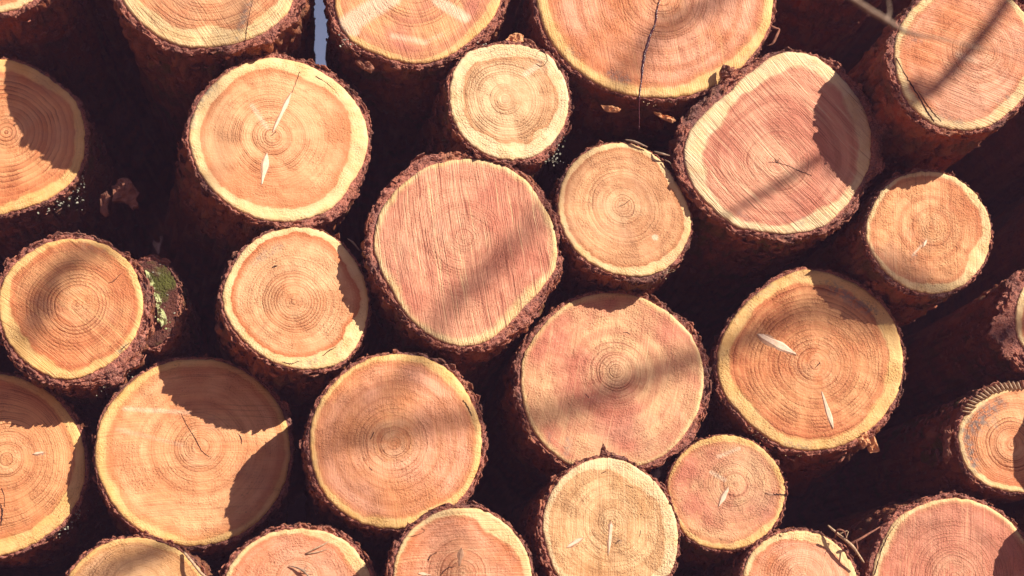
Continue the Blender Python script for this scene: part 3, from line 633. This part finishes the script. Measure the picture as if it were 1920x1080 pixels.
S['U'] = dict(c=(558, 1114), d=143, pith=(560,1085), pts=[(423,1080),(439,1049),(465,1023),(503,1001),(542,993),(581,993),(623,1001),(655,1020),(678,1046),(691,1069),(698,1110),(680,1175),(620,1225),(558,1236),(490,1225),(435,1175),(420,1120)],
    bark=[(0,8),(90,6),(180,7),(225,7),(270,8),(310,11)], sap=[(180,9),(225,9),(270,9),(300,20),(330,22)], st=st(ORANGE, PINK2, SAPC, 4.4, .6, .07, 15, .15, .45), moss=.2)
S['V'] = dict(c=(255, 1120), d=100, pith=(262,1095), pts=[(128,1080),(155,1048),(191,1022),(231,1010),(274,1010),(314,1022),(347,1040),(376,1069),(390,1120),(370,1180),(320,1222),(255,1232),(180,1215),(135,1170),(120,1120)],
    bark=[(0,5),(180,5),(225,6),(270,4)], sap=[(180,8),(225,10),(270,12),(315,10)], st=st((.70,.38,.17), BEIGE2, SAPY, 4.6, .5, .12, 20, .35, .35), stain_shade=[(215,1060,290,1035,16,.5),(200,1080,240,1068,12,.4)], moss=.2)  # the dark strokes paint the branch shadow band across this end
S['W'] = dict(c=(-5, 872), d=-46, pith=(11,861), pts=[(0,701),(54,715),(101,744),(126,773),(148,809),(158,853),(159,889),(148,932),(123,972),(79,1008),(36,1031),(0,1042),(-80,1030),(-150,970),(-172,880),(-150,790),(-80,715)],
    bark=[(0,6),(45,9),(90,7),(180,8),(270,6),(315,6)], sap=[(0,22),(45,28),(80,26),(315,16),(270,14)], st=st(PEACH, ORANGE2, SAPY, 4.2, .75, .2, -60, .05, .4), lichen=.3,
    knots=[(63,851,82,848,6,.9)], grey=[(70,850,76,848,5,1.2),(2,955,3,975,5,1.3)], cracks=[([(3,915),(8,930),(9,950)],[1,1.5,1]),([(1,945),(4,960),(2,985)],[2,6,2])])
S['X'] = dict(c=(1905, 822), d=100, pith=(1897,834), pts=[(1799,799),(1802,847),(1821,887),(1854,910),(1895,921),(1920,923),(1970,905),(2005,850),(2005,790),(1980,745),(1940,727),(1906,726),(1861,738),(1832,756),(1812,776)],
    bark=[(0,7),(90,6),(135,8),(180,4),(220,16),(240,15),(270,8),(300,8)], sap=[(90,10),(135,14),(180,12),(225,14),(270,8)], st=st(ORANGE, ORANGE2, SAPC, 4.6, .9, .12, -80, .08, .35), moss=.85, lichen=.2,
    grey=[(1825,800,1860,770,20,1.0),(1808,810,1820,880,12,1.0),(1850,765,1880,755,14,.8),(1862,790,1868,800,7,.6)])
S['Y'] = dict(c=(1785, 1085), d=112, pith=(1790,1085), pts=[(1636,1080),(1654,1021),(1680,976),(1728,947),(1765,936),(1810,936),(1854,950),(1899,984),(1925,1020),(1938,1080),(1920,1150),(1870,1210),(1785,1235),(1700,1215),(1650,1160)],
    bark=[(0,8),(90,8),(180,10),(210,16),(240,11),(270,8),(315,8)], sap=[(180,14),(210,12),(240,7),(270,8),(315,8)], st=st((.66,.28,.19), PINK, SAPC, 4.2, .7, .12, 83, .35, .45), moss=.25, flakes=1.3,
    stain_shade=[(1690,1000,1760,980,18,.35),(1850,1000,1880,1050,16,.4)], cracks=[([(1640,1078),(1652,1035),(1668,1000),(1684,978)],[2,2.5,2,1])])
S['Z'] = dict(c=(1500, 1090), d=118, pith=(1505,1085), pts=[(1394,1080),(1405,1044),(1427,1019),(1457,1002),(1489,996),(1530,1000),(1565,1018),(1590,1045),(1606,1080),(1608,1115),(1580,1160),(1500,1186),(1430,1165),(1398,1120)],
    bark=[(0,7),(90,7),(180,8),(225,6),(270,5),(315,6)], sap=[(180,12),(225,14),(270,14),(315,16)], st=st(ORANGE, PINK2, SAPC, 4.2, .6, .1, 78, .2, .45), cracks=[([(1461,1003),(1466,1006)],[4,3])])
S['AA'] = dict(c=(1995, 598), d=100, r=(92, 95), bark=[(0,10),(180,38),(215,30),(145,30),(90,12),(270,14)], sap=14, st=st(ORANGE, PEACH2, SAPC, 4.6, .5, .1, 10, .2, .4), moss=.5, lichen=.15, flakes=1.3)
S['BB'] = dict(c=(-20, -100), d=40, vp=(730, 1200), r=(130, 122), bark=10, sap=16, st=st(ORANGE, PEACH2, SAPC, 4.6, .5, .1, 10, .2, .4), red=1.4, moss=.2, lichen=.12)
S['CC'] = dict(c=(1590, -128), d=20, r=(118, 112), bark=10, sap=16, st=st(ORANGE, PEACH2, SAPC, 4.6, .5, .1, 10, .2, .4), red=1.4, moss=.1)
S['FF'] = dict(c=(165, -190), d=20, r=(106, 100), bark=10, sap=16, st=st(ORANGE, PEACH2, SAPC, 4.6, .5, .1, 10, .2, .4), moss=.2)  # added log, closes and shades the bright top left gap
S['DD'] = dict(c=(284, 568), d=8, r=(50, 80), bark=[(0,9),(270,10),(90,9),(180,5)], sap=8, st=st((.10,.09,.04), (.07,.085,.03), (.13,.12,.06), 4.2, .2, .06, 10, .1, .8), moss=1.0, lichen=.3, bamp=1.5)
LABELS = {
 'A': 'orange log end at the left edge, grey lichen crumbs on its lower right bark',
 'B': 'log at the top left with broad pale yellow sapwood and slanting saw lines',
 'C': 'log at the top with two pale fan-shaped streaks beside the blue gap',
 'D': 'small pale cream log with a grey knot at its upper right, beside the split log',
 'E': 'largest log at the top with a dark resin-filled split running down its face',
 'F': 'golden log with two thin white knot slivers above and below its centre',
 'G': 'pinkish log near the middle, scored all over by near-vertical dark saw lines',
 'H': 'beige log with concentric rings, between the pink scored log and the angular log',
 'I': 'angular pink log with thick ragged bark and a sharp cream sapwood border',
 'J': 'log in the top right corner, red bark below, crack along its left rim',
 'K': 'small orange log on the right, below the red-barked corner log, its top left shaded',
 'L': 'log on the left with strong rings and ragged bark beside a mossy stub',
 'M': 'round log with a thin golden rim above the log with two shadows',
 'N': 'large peach log at lower left, shaded at its top right and lower right',
 'O': 'round log left of bottom centre with a branch shadow across its rings',
 'P': 'large pinkish beige log right of centre, a soft shadow band crossing its pith',
 'Q': 'log with strong orange rings and two white almond knots, chips hanging lower right',
 'R': 'small smooth pink log below right of centre with one white knot sliver',
 'S': 'yellowish beige log overlapping the bottom of the large pinkish beige log',
 'T': 'log at the bottom edge left of the yellowish log, dark oval knot on it',
 'U': 'log cut off by the bottom edge with broken straw lying on its face',
 'V': 'yellow brown log with a painted branch shadow band, at the bottom edge near the left corner',
 'W': 'log at the lower left edge with fine rings and a yellow sapwood band',
 'X': 'log at the right edge stained blue grey, with a notched upper left rim',
 'Y': 'reddish log in the bottom right corner with dark rough bark on its left',
 'Z': 'small pink log at the bottom edge beside the tangle of twigs',
 'AA': 'log at the right edge showing mostly dark mossy bark and a sliver of wood',
 'BB': 'log above the top left corner showing only its brown underside',
 'CC': 'recessed log at the top right showing only dim reddish bark',
 'FF': 'added log high in the top left gap, put there to close and shade it',
 'DD': 'dark mossy stub set back right of the wide ringed log',
}
GROUP = 'sawn logs stacked in the pile'
for i, (k, sp) in enumerate(S.items()):
    build_log(k, sp, 101 + i * 7, LABELS[k], GROUP)
for ch in LOGS['DD'][0].children:
    if ch.name.startswith('cut_face'): ch.data.materials[0] = [k_ for k_ in LOGS['DD'][0].children if k_.name.startswith('bark')][0].data.materials[0]; ch['label'] = 'moss covered end'
# logs of the same pile around the frame
EX = [(2170,745,112,220),(2125,985,108,225),(2230,350,150,60),(2180,60,120,60),(-330,110,150,40),(-310,430,140,20),(-340,760,150,30),(-330,1090,150,40),
      (-40,1235,150,60),(430,1372,135,60),(715,1350,135,90),(1010,1260,110,90),(1300,1265,130,80),(1640,1400,150,60),(1960,1290,130,70),
      (190,1420,120,60),(1180,1480,120,80),(900,1560,130,70),(560,1610,130,60),(1430,1530,120,60),
      (150,-380,170,30),(1060,-400,170,40),(1420,-390,150,30),(1760,-290,170,10),(2050,-180,130,10),(2270,640,110,120),(2290,1210,140,80),(-60,1540,150,50),(260,1660,120,50),(1180,1720,110,60),(1690,1690,140,60),(2000,1580,140,60)]
for i, (x, y, r, d) in enumerate(EX):
    build_log('x%d' % i, dict(c=(x, y), d=d, r=(r, r * .97), bark=9, sap=15, st=st(ORANGE, PEACH2, SAPY, 4.6, .6, .12, 10 + 23 * i, .2, .4)), 900 + i * 5,
              'sawn log of the same pile beyond the edge of the picture', 'logs of the pile beyond the edges', far=True)

# ------------------------------------------------------------------ resin seam and its drip on the split log
root, fr = LOGS['E']
face = [c_ for c_ in root.children if c_.name.startswith('cut_face')][0]
v, q, _ = ribbon(fr, [(1240,-10),(1233,15),(1228,45),(1216,76),(1207,110),(1204,140),(1199,182)], [2, 3, 6, 8, 7.5, 6, 3], h=.0014, wobble=.10)
link('resin_seam', mesh_np('resin_seam', v, q, mat=M_resin), face)
def on_face(key, px, py, z=0.0):
    fr_ = LOGS[key][1]; a, b = fr_.local(px, py); return np.array([a, b, z])
def tube_child(name, key, pts, radii, mat, n=14, sides=6, parent=None):
    """tube along (px,py,z mm in front of the face) in one log's own frame, as a part of it"""
    P = smooth_path([on_face(key, x, y, z * .001) for x, y, z in pts], n); Rr = np.interp(np.linspace(0, 1, n), np.linspace(0, 1, len(radii)), radii) * .001
    v_, q_, t_ = tube(P, Rr, sides, 3, .3)
    return link(name, mesh_np(name, v_, q_, t_, mat=mat), parent or LOGS[key][0])
tube_child('resin_drip', 'E', [(1199,180,0),(1200,200,-8),(1202,220,-14),(1202,237,-16)], [1.6, 1.0, .8, .5], M_resin)

# ------------------------------------------------------------------ single flakes of bark that stand out
def chip_child(name, key, poly, z0, z1, mat, thick=3.0, tilt=0.0):
    """curved irregular plate with an outline in draft pixels on a log's own frame; z in mm, z0 on the left to z1 on the right"""
    seed = int(poly[0][0] * 3 + poly[0][1]); pp = []
    for a in range(len(poly)):
        b = poly[(a + 1) % len(poly)]
        for t in (0, .33, .67): pp.append((poly[a][0] + (b[0] - poly[a][0]) * t, poly[a][1] + (b[1] - poly[a][1]) * t))
    pp = np.array(pp); n_ = len(pp); cen = pp.mean(0)
    pp = cen + (pp - cen) * (1 + .10 * vnoise(np.arange(n_) * .9, 0, 0, seed))[:, None]
    x0, x1 = pp[:, 0].min(), pp[:, 0].max(); size = np.ptp(pp, axis=0).mean()
    V = []; rings = (1.0, .97, .78, .55, .3)
    def pt(x, y, z): return (*on_face(key, x, y)[:2], z * .001)
    def zof(x, y, f): return z0 + (z1 - z0) * (x - x0) / (x1 - x0) + (1 - f * f) * size * .06 + size * .13 * float(fbm(x / size * 5, y / size * 5, 0, seed, 3)) * (1 if f < .99 else .6)
    for r_, f in enumerate(rings):
        for x, y in cen + (pp - cen) * f: V.append(pt(x, y, zof(x, y, f) - (thick if r_ == 0 else 0)))
    V.append(pt(cen[0], cen[1], zof(cen[0], cen[1], 0))); V.append(pt(cen[0], cen[1], zof(cen[0], cen[1], 1) - thick)); Q = []; T = []
    for r_ in range(len(rings) - 1):
        for a in range(n_):
            b = (a + 1) % n_; Q.append((r_ * n_ + a, r_ * n_ + b, (r_ + 1) * n_ + b, (r_ + 1) * n_ + a))
    L_ = (len(rings) - 1) * n_; c_ = len(V) - 2
    for a in range(n_):
        b = (a + 1) % n_; T += [(L_ + a, L_ + b, c_), (b, a, c_ + 1)]
    me = mesh_np(name, V, Q, T, smooth=False, mat=mat)
    import bmesh
    bm = bmesh.new(); bm.from_mesh(me); bmesh.ops.recalc_face_normals(bm, faces=bm.faces); bm.to_mesh(me); bm.free()
    return link(name, me, LOGS[key][0])
chip_child('bark_flake', 'A', [(204,338),(214,326),(230,324),(246,334),(252,348),(258,352),(254,370),(256,382),(246,386),(236,374),(222,368),(206,370)], -28, -18, M_flake, 8)
chip_child('bark_flake', 'A', [(184,356),(196,352),(203,362),(198,380),(202,396),(192,398),(183,388)], -25, -16, M_flake, 5)
chip_child('bark_flake', 'D', [(951,70),(958,60),(972,57),(984,64),(984,76),(970,78),(955,76)], -12, -6, M_chip, 4)
chip_child('bark_flake', 'D', [(984,68),(998,72),(1006,82),(1010,92),(998,90),(988,80)], -8, -3, M_flake, 4)
chip_child('wood_chip', 'Q', [(1604,826),(1612,812),(1626,808),(1630,822),(1632,834),(1618,834)], -6, 1, M_chip, 2.5)
chip_child('wood_chip', 'Q', [(1630,822),(1640,816),(1646,830),(1650,846),(1634,848),(1629,838)], -10, 0, M_chip, 2.5)
chip_child('wood_chip', 'Q', [(1640,800),(1648,796),(1650,808),(1643,812)], -6, 0, M_chip, 2.5)
chip_child('bark_flake', 'E', [(1130,190),(1150,192),(1168,200),(1160,206),(1140,203)], -16, -10, M_chip, 2.5)
chip_child('bark_flake', 'E', [(1228,200),(1240,204),(1262,212),(1272,220),(1264,224),(1244,214)], -20, -12, M_chip, 2.5)
chip_child('bark_flake', 'C', [(663,106),(676,102),(694,112),(702,122),(697,132),(684,124)], -18, -10, M_flake, 4)
chip_child('bark_flake', 'I', [(1350,132),(1355,122),(1362,126),(1370,136),(1366,146),(1352,146)], 2, 14, M_flake, 9)
chip_child('bark_flake', 'S', [(1126,856),(1128,840),(1132,830),(1137,842),(1145,852),(1140,860)], -4, 2, M_flake, 5)
chip_child('lichen_patch', 'L', [(268,500),(276,504),(286,526),(280,540),(272,530)], -20, -14, M_lichen, 3)
chip_child('lichen_patch', 'L', [(282,538),(294,544),(300,562),(292,572),(284,560)], -24, -18, M_lichen, 3)
chip_child('lichen_patch', 'L', [(290,570),(302,574),(309,588),(309,603),(299,606),(292,592)], -26, -18, M_lichen, 3)
chip_child('bark_plate', 'X', [(1776,800),(1783,793),(1787,812),(1784,836),(1787,858),(1781,870),(1775,852),(1777,830)], -10, -4, M_flake, 6)
tube_child('bark_curl', 'E', [(1446,46,-4),(1452,52,-1),(1461,55,0),(1459,61,-1),(1454,72,0),(1448,82,-2),(1440,84,-4)], [1.5, 2.6, 1.2, 2.4, 2.6, 1.8, .8], M_flake, 18)
# fine lichen crumbs on the lower right bark of the left-edge log and others
def crumbs(key, name, boxes, mat, n, size=(.6, 2.2), seed=1):
    rng = random.Random(seed); parts = []
    for _ in range(n):
        x0, y0, x1, y1, z0, z1 = boxes[rng.randrange(len(boxes))]; t = rng.random(); u = rng.gauss(0, 7)
        p = on_face(key, x0 + (x1 - x0) * t + u, y0 + (y1 - y0) * t + rng.gauss(0, 7), rng.uniform(z0, z1) * .001)
        a = rng.uniform(0, 6.28); b = rng.uniform(-1, 1)
        uu = np.array([math.cos(a), math.sin(a), b]); uu /= np.linalg.norm(uu); vv = np.cross(uu, [.3, .2, 1]); vv /= np.linalg.norm(vv); ww = np.cross(uu, vv)
        sc_ = (size[0] + (size[1] - size[0]) * rng.random() ** 2) * .001
        parts.append(flake_mesh(rng, p, uu, vv, ww, sc_ * 3, sc_ * 2, sc_ * .7, 5))
    v_, q_, t_ = join_np(parts)
    o = link(name, mesh_np(name, v_, q_, t_, smooth=False, mat=mat), LOGS[key][0]); o['kind'] = 'stuff'
crumbs('A', 'lichen_crumbs', [(160,310,150,345,-14,-3),(150,345,120,380,-12,-3),(150,350,140,385,-22,-8),(120,375,70,400,-10,-3)], M_lichen_grey, 60, (.5, 1.9), 3)
crumbs('L', 'lichen_crumbs', [(240,690,190,730,-30,-8),(262,640,230,690,-20,-4)], M_lichen_grey, 40, (.6, 1.5), 4)
crumbs('L', 'lichen_flecks', [(268,505,290,560,-22,-10),(285,560,305,605,-26,-14)], M_lichen, 70, (.6, 2.4), 14)
crumbs('DD', 'lichen_flecks', [(300,500,330,560,-10,2),(290,495,335,600,-6,2)], M_lichen_grey, 30, (.5, 1.6), 15)
crumbs('D', 'lichen_crumbs', [(1035,290,1050,262,-14,-2),(1030,300,1048,290,-16,-6)], M_lichen_grey, 50, (.7, 2.2), 5)
crumbs('W', 'lichen_crumbs', [(150,945,105,1005,-16,-3)], M_lichen_grey, 50, (.6, 1.8), 6)
crumbs('C', 'lichen_crumbs', [(905,70,870,95,-10,-2),(640,60,660,82,-6,0),(925,40,900,72,-10,-2)], M_lichen_grey, 55, (.6, 1.8), 7)
crumbs('Q', 'torn_fibres', [(1400,795,1440,825,-6,-1),(1440,825,1500,850,-6,-1)], M_straw, 60, (.4, 1.2), 8)
crumbs('H', 'torn_fibres', [(1292,440,1262,500,-6,-1),(1262,498,1235,512,-5,-1)], M_straw, 70, (.5, 1.5), 9)
crumbs('E', 'torn_fibres', [(1200,183,1290,184,-4,-1)], M_straw, 40, (.4, 1.2), 10)
# saw notches along the rim of the blue-stained log
rng = random.Random(4)
for t in np.linspace(0, 1, 17):
    a = math.radians(212 + t * 66); cx, cy = S['X']['c']; fr_ = LOGS['X'][1]
    r0, r1 = 98 + rng.uniform(-2, 2), 116 + rng.uniform(-2, 2)
    x0, y0 = cx + r0 * math.cos(a) * 1.02, cy + r0 * math.sin(a) * .93; x1, y1 = cx + r1 * math.cos(a - .06) * 1.02, cy + r1 * math.sin(a - .06) * .93
    v, q, _ = lens_mesh(fr_, x0, y0, x1, y1, 3.4, h=.0034, taper=1.0, z0=.001)
    link('rim_tooth', mesh_np('rim_tooth', v, q, mat=M_straw if t < .95 else M_flake), LOGS['X'][0])

# ------------------------------------------------------------------ loose twigs and straw
def stick(name, pts, radii, mat, label, group, n=16, cat='twig', forks=()):
    """pts: (px, py, depth in draft pixels towards the camera)"""
    W3 = [unproject(x, y, dist_at(x, y, d)) for x, y, d in pts]
    base = W3[0]; P = smooth_path([p - base for p in W3], n)
    v_, q_, t_ = tube(P, np.interp(np.linspace(0, 1, n), np.linspace(0, 1, len(radii)), radii) * .001, 6, 5, .35)
    parts = [(v_, q_, t_)]
    for f in forks:
        F3 = smooth_path([unproject(x, y, dist_at(x, y, d)) - base for x, y, d in f[0]], 8)
        parts.append(tube(F3, np.linspace(f[1], f[1] * .4, 8) * .001, 5, 7, .3))
    o = link(name, mesh_np(name, *join_np(parts), mat=mat), None, base)
    tag(o, label, cat, group); return o
G1 = 'twigs and straw caught between the logs'
stick('twig', [(1552,985,130),(1572,1002,140),(1598,1024,146),(1620,1055,140)], [1.4, 2.2, 2.2, 1.2], M_straw, 'pale twig slanting down between the small pink log and the reddish corner log', G1, forks=[([(1572,1002,140),(1590,996,148),(1585,1012,150)],1.2)])
stick('twig', [(1590,1022,135),(1610,1012,142),(1630,1000,138),(1650,988,125)], [2.4, 2.0, 1.6, 1.0], M_flake, 'reddish twig rising to the right from the twig tangle at bottom right', G1, forks=[([(1605,1014,142),(1608,1030,146),(1602,1042,142)],1.3)])
stick('twig', [(1566,1008,140),(1570,994,150),(1582,996,152),(1588,1010,146)], [1.0, 1.4, 1.2, .8], M_flake, 'small curled twig on top of the twig tangle at bottom right', G1)
stick('straw', [(345,1036,110),(362,1056,122),(378,1076,124),(392,1084,122)], [2.0, 2.2, 2.0, 1.0], M_straw, 'pale splinter lying along the right rim of the yellow brown log', G1, cat='straw')
stick('straw', [(572,1038,147),(592,1028,151),(612,1018,149),(620,1010,147)], [.5, 1.2, 1.2, .5], M_straw, 'upper blade of the broken straw on the log at the bottom edge', G1, cat='straw', forks=[([(574,1039,147),(600,1034,149),(622,1026,147)],1.2)])
stick('straw', [(541,1061,147),(556,1064,150),(568,1070,152),(582,1084,149)], [.6, 1.3, 1.8, .8], M_twig, 'lower dark twig of the broken straw on the log at the bottom edge', G1, cat='straw', forks=[([(568,1070,151),(576,1060,152)],.8), ([(566,1068,151),(590,1074,149)],.8)])
stick('twig', [(1172,262,140),(1190,266,146),(1214,276,146)], [1.0, 2.2, 1.0], M_twig, 'grey bark sliver on the top rim of the beige ringed log', G1)
stick('twig', [(1226,284,144),(1240,288,152),(1256,292,150)], [1.0, 2.0, .8], M_twig, 'grey sliver at the upper right rim of the beige ringed log', G1, forks=[([(1246,300,146),(1256,305,150),(1262,316,148)],1.2)])
stick('twig', [(1672,345,20),(1680,318,30),(1690,294,34)], [1.0, 1.2, .7], M_twig, 'thin twig standing in the gap left of the small orange log', G1, forks=[([(1682,312,31),(1676,298,33)],.7)])
stick('twig', [(652,448,60),(662,455,72),(674,470,66)], [1.0, 1.6, 1.0], M_straw, 'pale splinter in the gap right of the round log with golden rim', G1)
stick('twig', [(1560,-30,1450),(1616,10,1452),(1662,38,1454),(1705,62,1456),(1780,76,1458),(1850,92,1460),(1960,98,1462)], [2.6, 2.6, 2.4, 1.7, .7, .6, .5], M_twig, 'grey out-of-focus twig hanging in front of the log in the top right corner', G1, n=26, forks=[([(1662,38,1454),(1668,22,1450),(1664,-10,1445)],1.3)])

# ------------------------------------------------------------------ bare tree beside the viewer whose branches shade the pile
def shadow_branch(pts, dist):
    """points (px, py, log depth) where the branch's shade falls, moved towards the sun"""
    return [unproject(x, y, dist_at(x, y, d)) + sun_vec * (dist + .12 * math.sin(x * .013)) for x, y, d in pts]
BR = [
 ([(560,860,147),(640,826,147),(740,806,147),(850,788,147),(1010,772,95),(1110,742,95),(1220,694,95),(1310,662,95),(1430,612,95),(1540,575,95),(1740,640,100),(1960,590,100),(2300,380,100)], 5.2, (5, 15, 15, 12, 15, 16, 16, 15, 15, 16, 18, 20, 24)),
 ([(1290,455,150),(1375,396,160),(1470,340,160),(1580,272,160),(1700,200,276),(1760,158,276),(1830,80,276),(1890,0,276),(2000,-160,276),(2250,-420,276)], 2.5, (2, 6, 8, 9, 9, 10, 11, 11, 13, 18)),
 ([(560,800,147),(640,768,147),(770,706,147),(830,590,147),(880,540,147),(930,492,147),(1030,380,140),(1130,200,140),(1240,55,140),(1345,0,140),(1560,-160,100),(2100,-420,100)], 5.3, (3, 10, 11, 12, 14, 12, 9, 10, 13, 14, 18, 24)),
 ([(30,680,40),(62,610,40),(92,530,40),(140,485,40),(200,470,40),(300,440,0),(420,60,150),(640,-180,130),(1300,-480,100),(2200,-560,100)], 4.6, (3, 14, 18, 16, 9, 6, 5, 9, 16, 24)),
 ([(120,1110,100),(205,1072,100),(300,1032,100),(420,990,60),(560,985,60),(690,1090,100),(900,1180,200),(1400,1250,100),(2000,1100,100),(2400,900,100)], 4.3, (4, 12, 13, 6, 5, 6, 8, 12, 16, 24)),
]
ends = [shadow_branch([b[0][-1]], b[1])[0] for b in BR]
tb = sum(ends, Vector()) / len(ends) + right * 1.3
trunk_xy = Vector((tb.x, tb.y, 0))
tree = bpy.data.objects.new('tree', None); COL.objects.link(tree); tree.location = trunk_xy
tag(tree, 'bare tree out of frame at right whose branches shade the log ends', 'tree')
top = max(e.z for e in ends) + .5
tp = [(0, 0, -.1), (.05, .02, 1.2), (-.03, .05, 2.4), (.04, 0, 3.6), (0, .04, top)]
v, q, t = tube(smooth_path(tp, 40), np.linspace(.15, .04, 40), 14, 2, .12)
link('trunk', mesh_np('trunk', v, q, t, mat=M_tree), tree)
for i, (pts, dist, rad) in enumerate(BR):
    P3 = shadow_branch(pts, dist); e = P3[-1]
    foot = Vector((trunk_xy.x, trunk_xy.y, max(.6, e.z - .5)))
    P3 = P3 + [(e + foot) / 2 + Vector((0, 0, .1)), foot]
    n_ = 70; Pp = smooth_path([p - trunk_xy for p in P3], n_)
    Rr = np.interp(np.linspace(0, 1, n_), np.linspace(0, 1, len(rad) + 2), list(rad) + [28, 34]) * .001
    v, q, t = tube(Pp, Rr, 8, i, .25)
    link('branch', mesh_np('branch', v, q, t, mat=M_tree), tree)

# ------------------------------------------------------------------ added conifers, unseen behind the viewer, that cut sky light to deepen shade
M_needles = plain('conifer_needles', (.022, .034, .014), (.045, .060, .022), 6, .9, .8, .1)
rngf = random.Random(12); parts = []
for k in range(46):
    az = math.radians(rngf.uniform(95, 280)); rad_ = rngf.uniform(8.5, 15.0)      # clockwise from +y
    if abs((math.degrees(az - SUN_AZ) + 180) % 360 - 180) < 17: continue
    x, y = math.sin(az) * rad_, math.cos(az) * rad_ - 1.2; H_ = rngf.uniform(4.6, 6.2); V = []; Q = []; T = []; nt_ = 9; ns_ = 16
    for t_ in range(nt_):
        f = t_ / (nt_ - 1)
        for h_, wd in ((f, 1.0), (f + .05, .55)):
            for a in range(ns_):
                rr_ = (1.0 - f) ** .85 * 1.75 * wd * (1 + .45 * (rngf.random() - .5)) + .04; aa = 2 * math.pi * a / ns_
                V.append((x + math.cos(aa) * rr_, y + math.sin(aa) * rr_, .25 + h_ * (H_ - .6) + rngf.uniform(-.12, .05)))
    for r_ in range(2 * nt_ - 1):
        for a in range(ns_):
            b = (a + 1) % ns_; Q.append((r_ * ns_ + a, r_ * ns_ + b, (r_ + 1) * ns_ + b, (r_ + 1) * ns_ + a))
    parts.append((np.array(V), np.array(Q), None))
    parts.append(tube([(x, y, -.2), (x, y, H_ * .5), (x, y, H_ * .95)], [.14, .09, .02], 7))
v, q, t = join_np(parts)
sky_screen = link('sky_screen_trees', mesh_np('sky_screen_trees', v, q, t, smooth=False, mat=M_needles)); sky_screen['kind'] = 'stuff'; sky_screen['label'] = 'added conifers behind the viewer that screen off sky light'

# ------------------------------------------------------------------ added plum haze that lifts the dark tones
hx, hy, hz0, hz1 = 61.0, 61.0, -1.6, max(6.6, top + .15)
hv = [(x, y, z) for z in (hz0, hz1) for x, y in ((-hx, -hy), (hx, -hy), (hx, hy), (-hx, hy))]
hme = bpy.data.meshes.new('haze'); hme.from_pydata(hv, [], [(0, 3, 2, 1), (4, 5, 6, 7), (0, 1, 5, 4), (1, 2, 6, 5), (2, 3, 7, 6), (3, 0, 4, 7)])
hm = bpy.data.materials.new('black_lift_haze'); hm.use_nodes = True; hn = hm.node_tree.nodes
hn.remove(hn['Principled BSDF'])
pv = hn.new('ShaderNodeVolumePrincipled'); pv.inputs['Color'].default_value = (.90, .54, .98, 1); pv.inputs['Density'].default_value = .012
hm.node_tree.links.new(pv.outputs[0], hn['Material Output'].inputs['Volume']); hme.materials.append(hm)
haze = link('haze', hme); haze['kind'] = 'stuff'; haze['label'] = 'added plum haze that lifts the blacks over the pile'
scene.cycles.volume_bounces = 0
